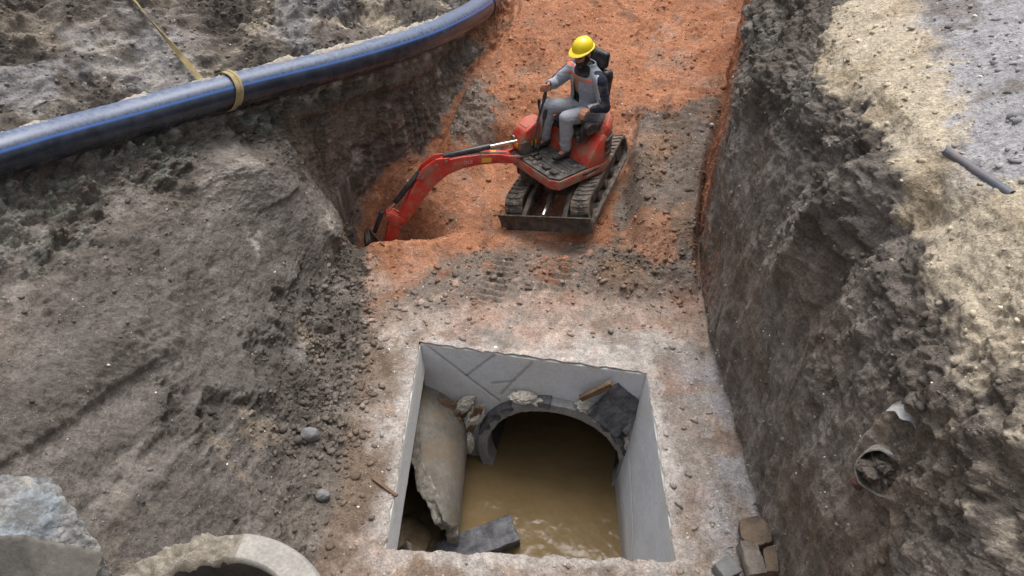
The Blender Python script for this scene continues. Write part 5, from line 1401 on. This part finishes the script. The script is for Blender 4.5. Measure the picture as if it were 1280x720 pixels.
def jacket_col(co):
    X_, Y_, Z_ = co[:, 0], co[:, 1], co[:, 2]
    wv_ = .008 * np.sin(Z_ * 30)
    base_ = np.repeat(srgb(144, 149, 158)[None], len(co), 0)
    def put(m, c_): base_[m] = c_
    navy = (np.abs(Y_) > .165 + wv_) & (Z_ > .74) & (X_ < -.10) | (np.abs(Y_) > .12) & (Z_ > .825) & (X_ < -.10)
    # outer face of both sleeves
    for (sh, el, wr) in ((SHL, ELL, WRL), (SHR, ELR, WRR)):
        for a, b in ((sh, el), (el, wr)):
            d_ = np.array(b - a); L2 = d_ @ d_; rel_ = co - np.array(a); t = np.clip(rel_ @ d_ / L2, 0, 1); off = rel_ - t[:, None] * d_
            near = (np.linalg.norm(off, axis=1) < .085) & (np.abs(Y_) > .14)
            outd = np.sign(a.y if abs(a.y) > .1 else b.y) * off[:, 1] + .35 * off[:, 2]
            put(near & (outd > .030), srgb(30, 34, 52)); put(near & (outd > .018) & (outd <= .030), srgb(176, 180, 188))
    put(navy, srgb(30, 34, 52))
    put((X_ > -.10) & (Z_ > .76) & (Z_ < .79) & (np.abs(Y_) > .075) & (np.abs(Y_) < .16), srgb(222, 112, 84))
    put((X_ > -.09) & (Z_ > .835) & (Z_ < .875) & (Y_ < -.05), srgb(222, 112, 84))
    return base_
jk = J.done("jacket", M_jacket, .008, prs, 3, jacket_col)
# the jacket hangs open in front: cut the front strip away, showing the fleece
bm = bmesh.new(); bm.from_mesh(jk.data)
dead = [f for f in bm.faces if (lambda c_: c_.x > -.14 and abs(c_.y + .035) < .034 + .03 * max(0, (.9 - c_.z)) and c_.z > .40 and c_.z < .95)(f.calc_center_median())]
top_ = [f for f in bm.faces if f.calc_center_median().z > .925]
wr_ = [f for f in bm.faces if any((f.calc_center_median() - (wr + (wr - el).normalized() * .018)).dot((wr - el).normalized()) > 0 and (f.calc_center_median() - wr).length < .09 for el, wr in ((ELL, WRL), (ELR, WRR)))]
bmesh.ops.delete(bm, geom=list(set(dead + top_ + wr_)), context='FACES'); bm.to_mesh(jk.data); bm.free()
sm = jk.modifiers.new("cloth_thickness", 'SOLIDIFY'); sm.thickness = .008; sm.offset = 0
Tr = Body(); Tr.loft([((-.20, 0, .33), .11, .17), ((-.20, 0, .40), .13, .185), ((-.20, 0, .50), .12, .165)])
for (hp, kn, an) in ((HPL, KNL, ANL), (HPR, KNR, ANR)):
    Tr.chain([hp, kn], [.098, .072]); Tr.chain([kn, an + Vector((0, 0, .03))], [.071, .058]); Tr.ell(tuple(an + Vector((.01, 0, .07))), (.066, .060, .035)); Tr.ell(tuple(kn + (an - kn) * .45 + Vector((-.02, 0, 0))), (.066, .064, .09))
Tr.done("trousers", M_trouser, .009, prs, 3)
for an in (ANL, ANR):
    Bt = Body(); Bt.cap(an + Vector((-.01, 0, .0)), an + Vector((-.015, 0, -.035)), .046, .045); Bt.cap(an + Vector((-.02, 0, -.045)), an + Vector((.13, 0, -.052)), .040, .036, sq=.8)
    Bt.done("boot", M_shoe, .008, prs, 2)
# hard hat
M_hat = NM("hard_hat_yellow"); M_hat.base(srgb(236, 208, 24)); M_hat.rough(.32); M_hat.b.inputs["Coat Weight"].default_value = .2; M_hat = M_hat.m
HB = HM @ Matrix.Translation((-.010, 0, .050)) @ Matrix.Scale(.90, 4) @ Matrix.Rotation(R(-4), 4, 'Y')
mb = MB(); rings = []
for i in range(15):
    t = i / 14; ph = math.pi / 2 * t; hz = .112 * math.sin(ph); rr_ = math.cos(ph) ** .85 if t < 1 else .02
    ring_ = []
    for j in range(56):
        a = 2 * math.pi * j / 56; ridge = .006 * math.exp(-((abs(math.sin(a)) * rr_ * .105) / .018) ** 2) * (math.sin(ph) ** 1.5)
        ring_.append(HB @ Vector((.128 * rr_ * math.cos(a), .106 * rr_ * math.sin(a), hz + ridge)))
    rings.append(ring_)
brim = []
for k_, (e1, zz_) in enumerate(((.0, -.014), (.9, -.012), (1, -.006), (.9, -.002), (.0, .0))):
    ring_ = []
    for j in range(56):
        a = 2 * math.pi * j / 56; ext = (.012 + .040 * max(0, math.cos(a)) ** 1.5) * e1
        ring_.append(HB @ Vector(((.130 + ext) * math.cos(a), (.108 + ext * .8) * math.sin(a), zz_ - .012 * e1 * max(0, math.cos(a)))))
    brim.append(ring_)
mb.rings(brim + rings)
hat = mb.build("hard_hat", M_hat, prs, 0, angle=60)
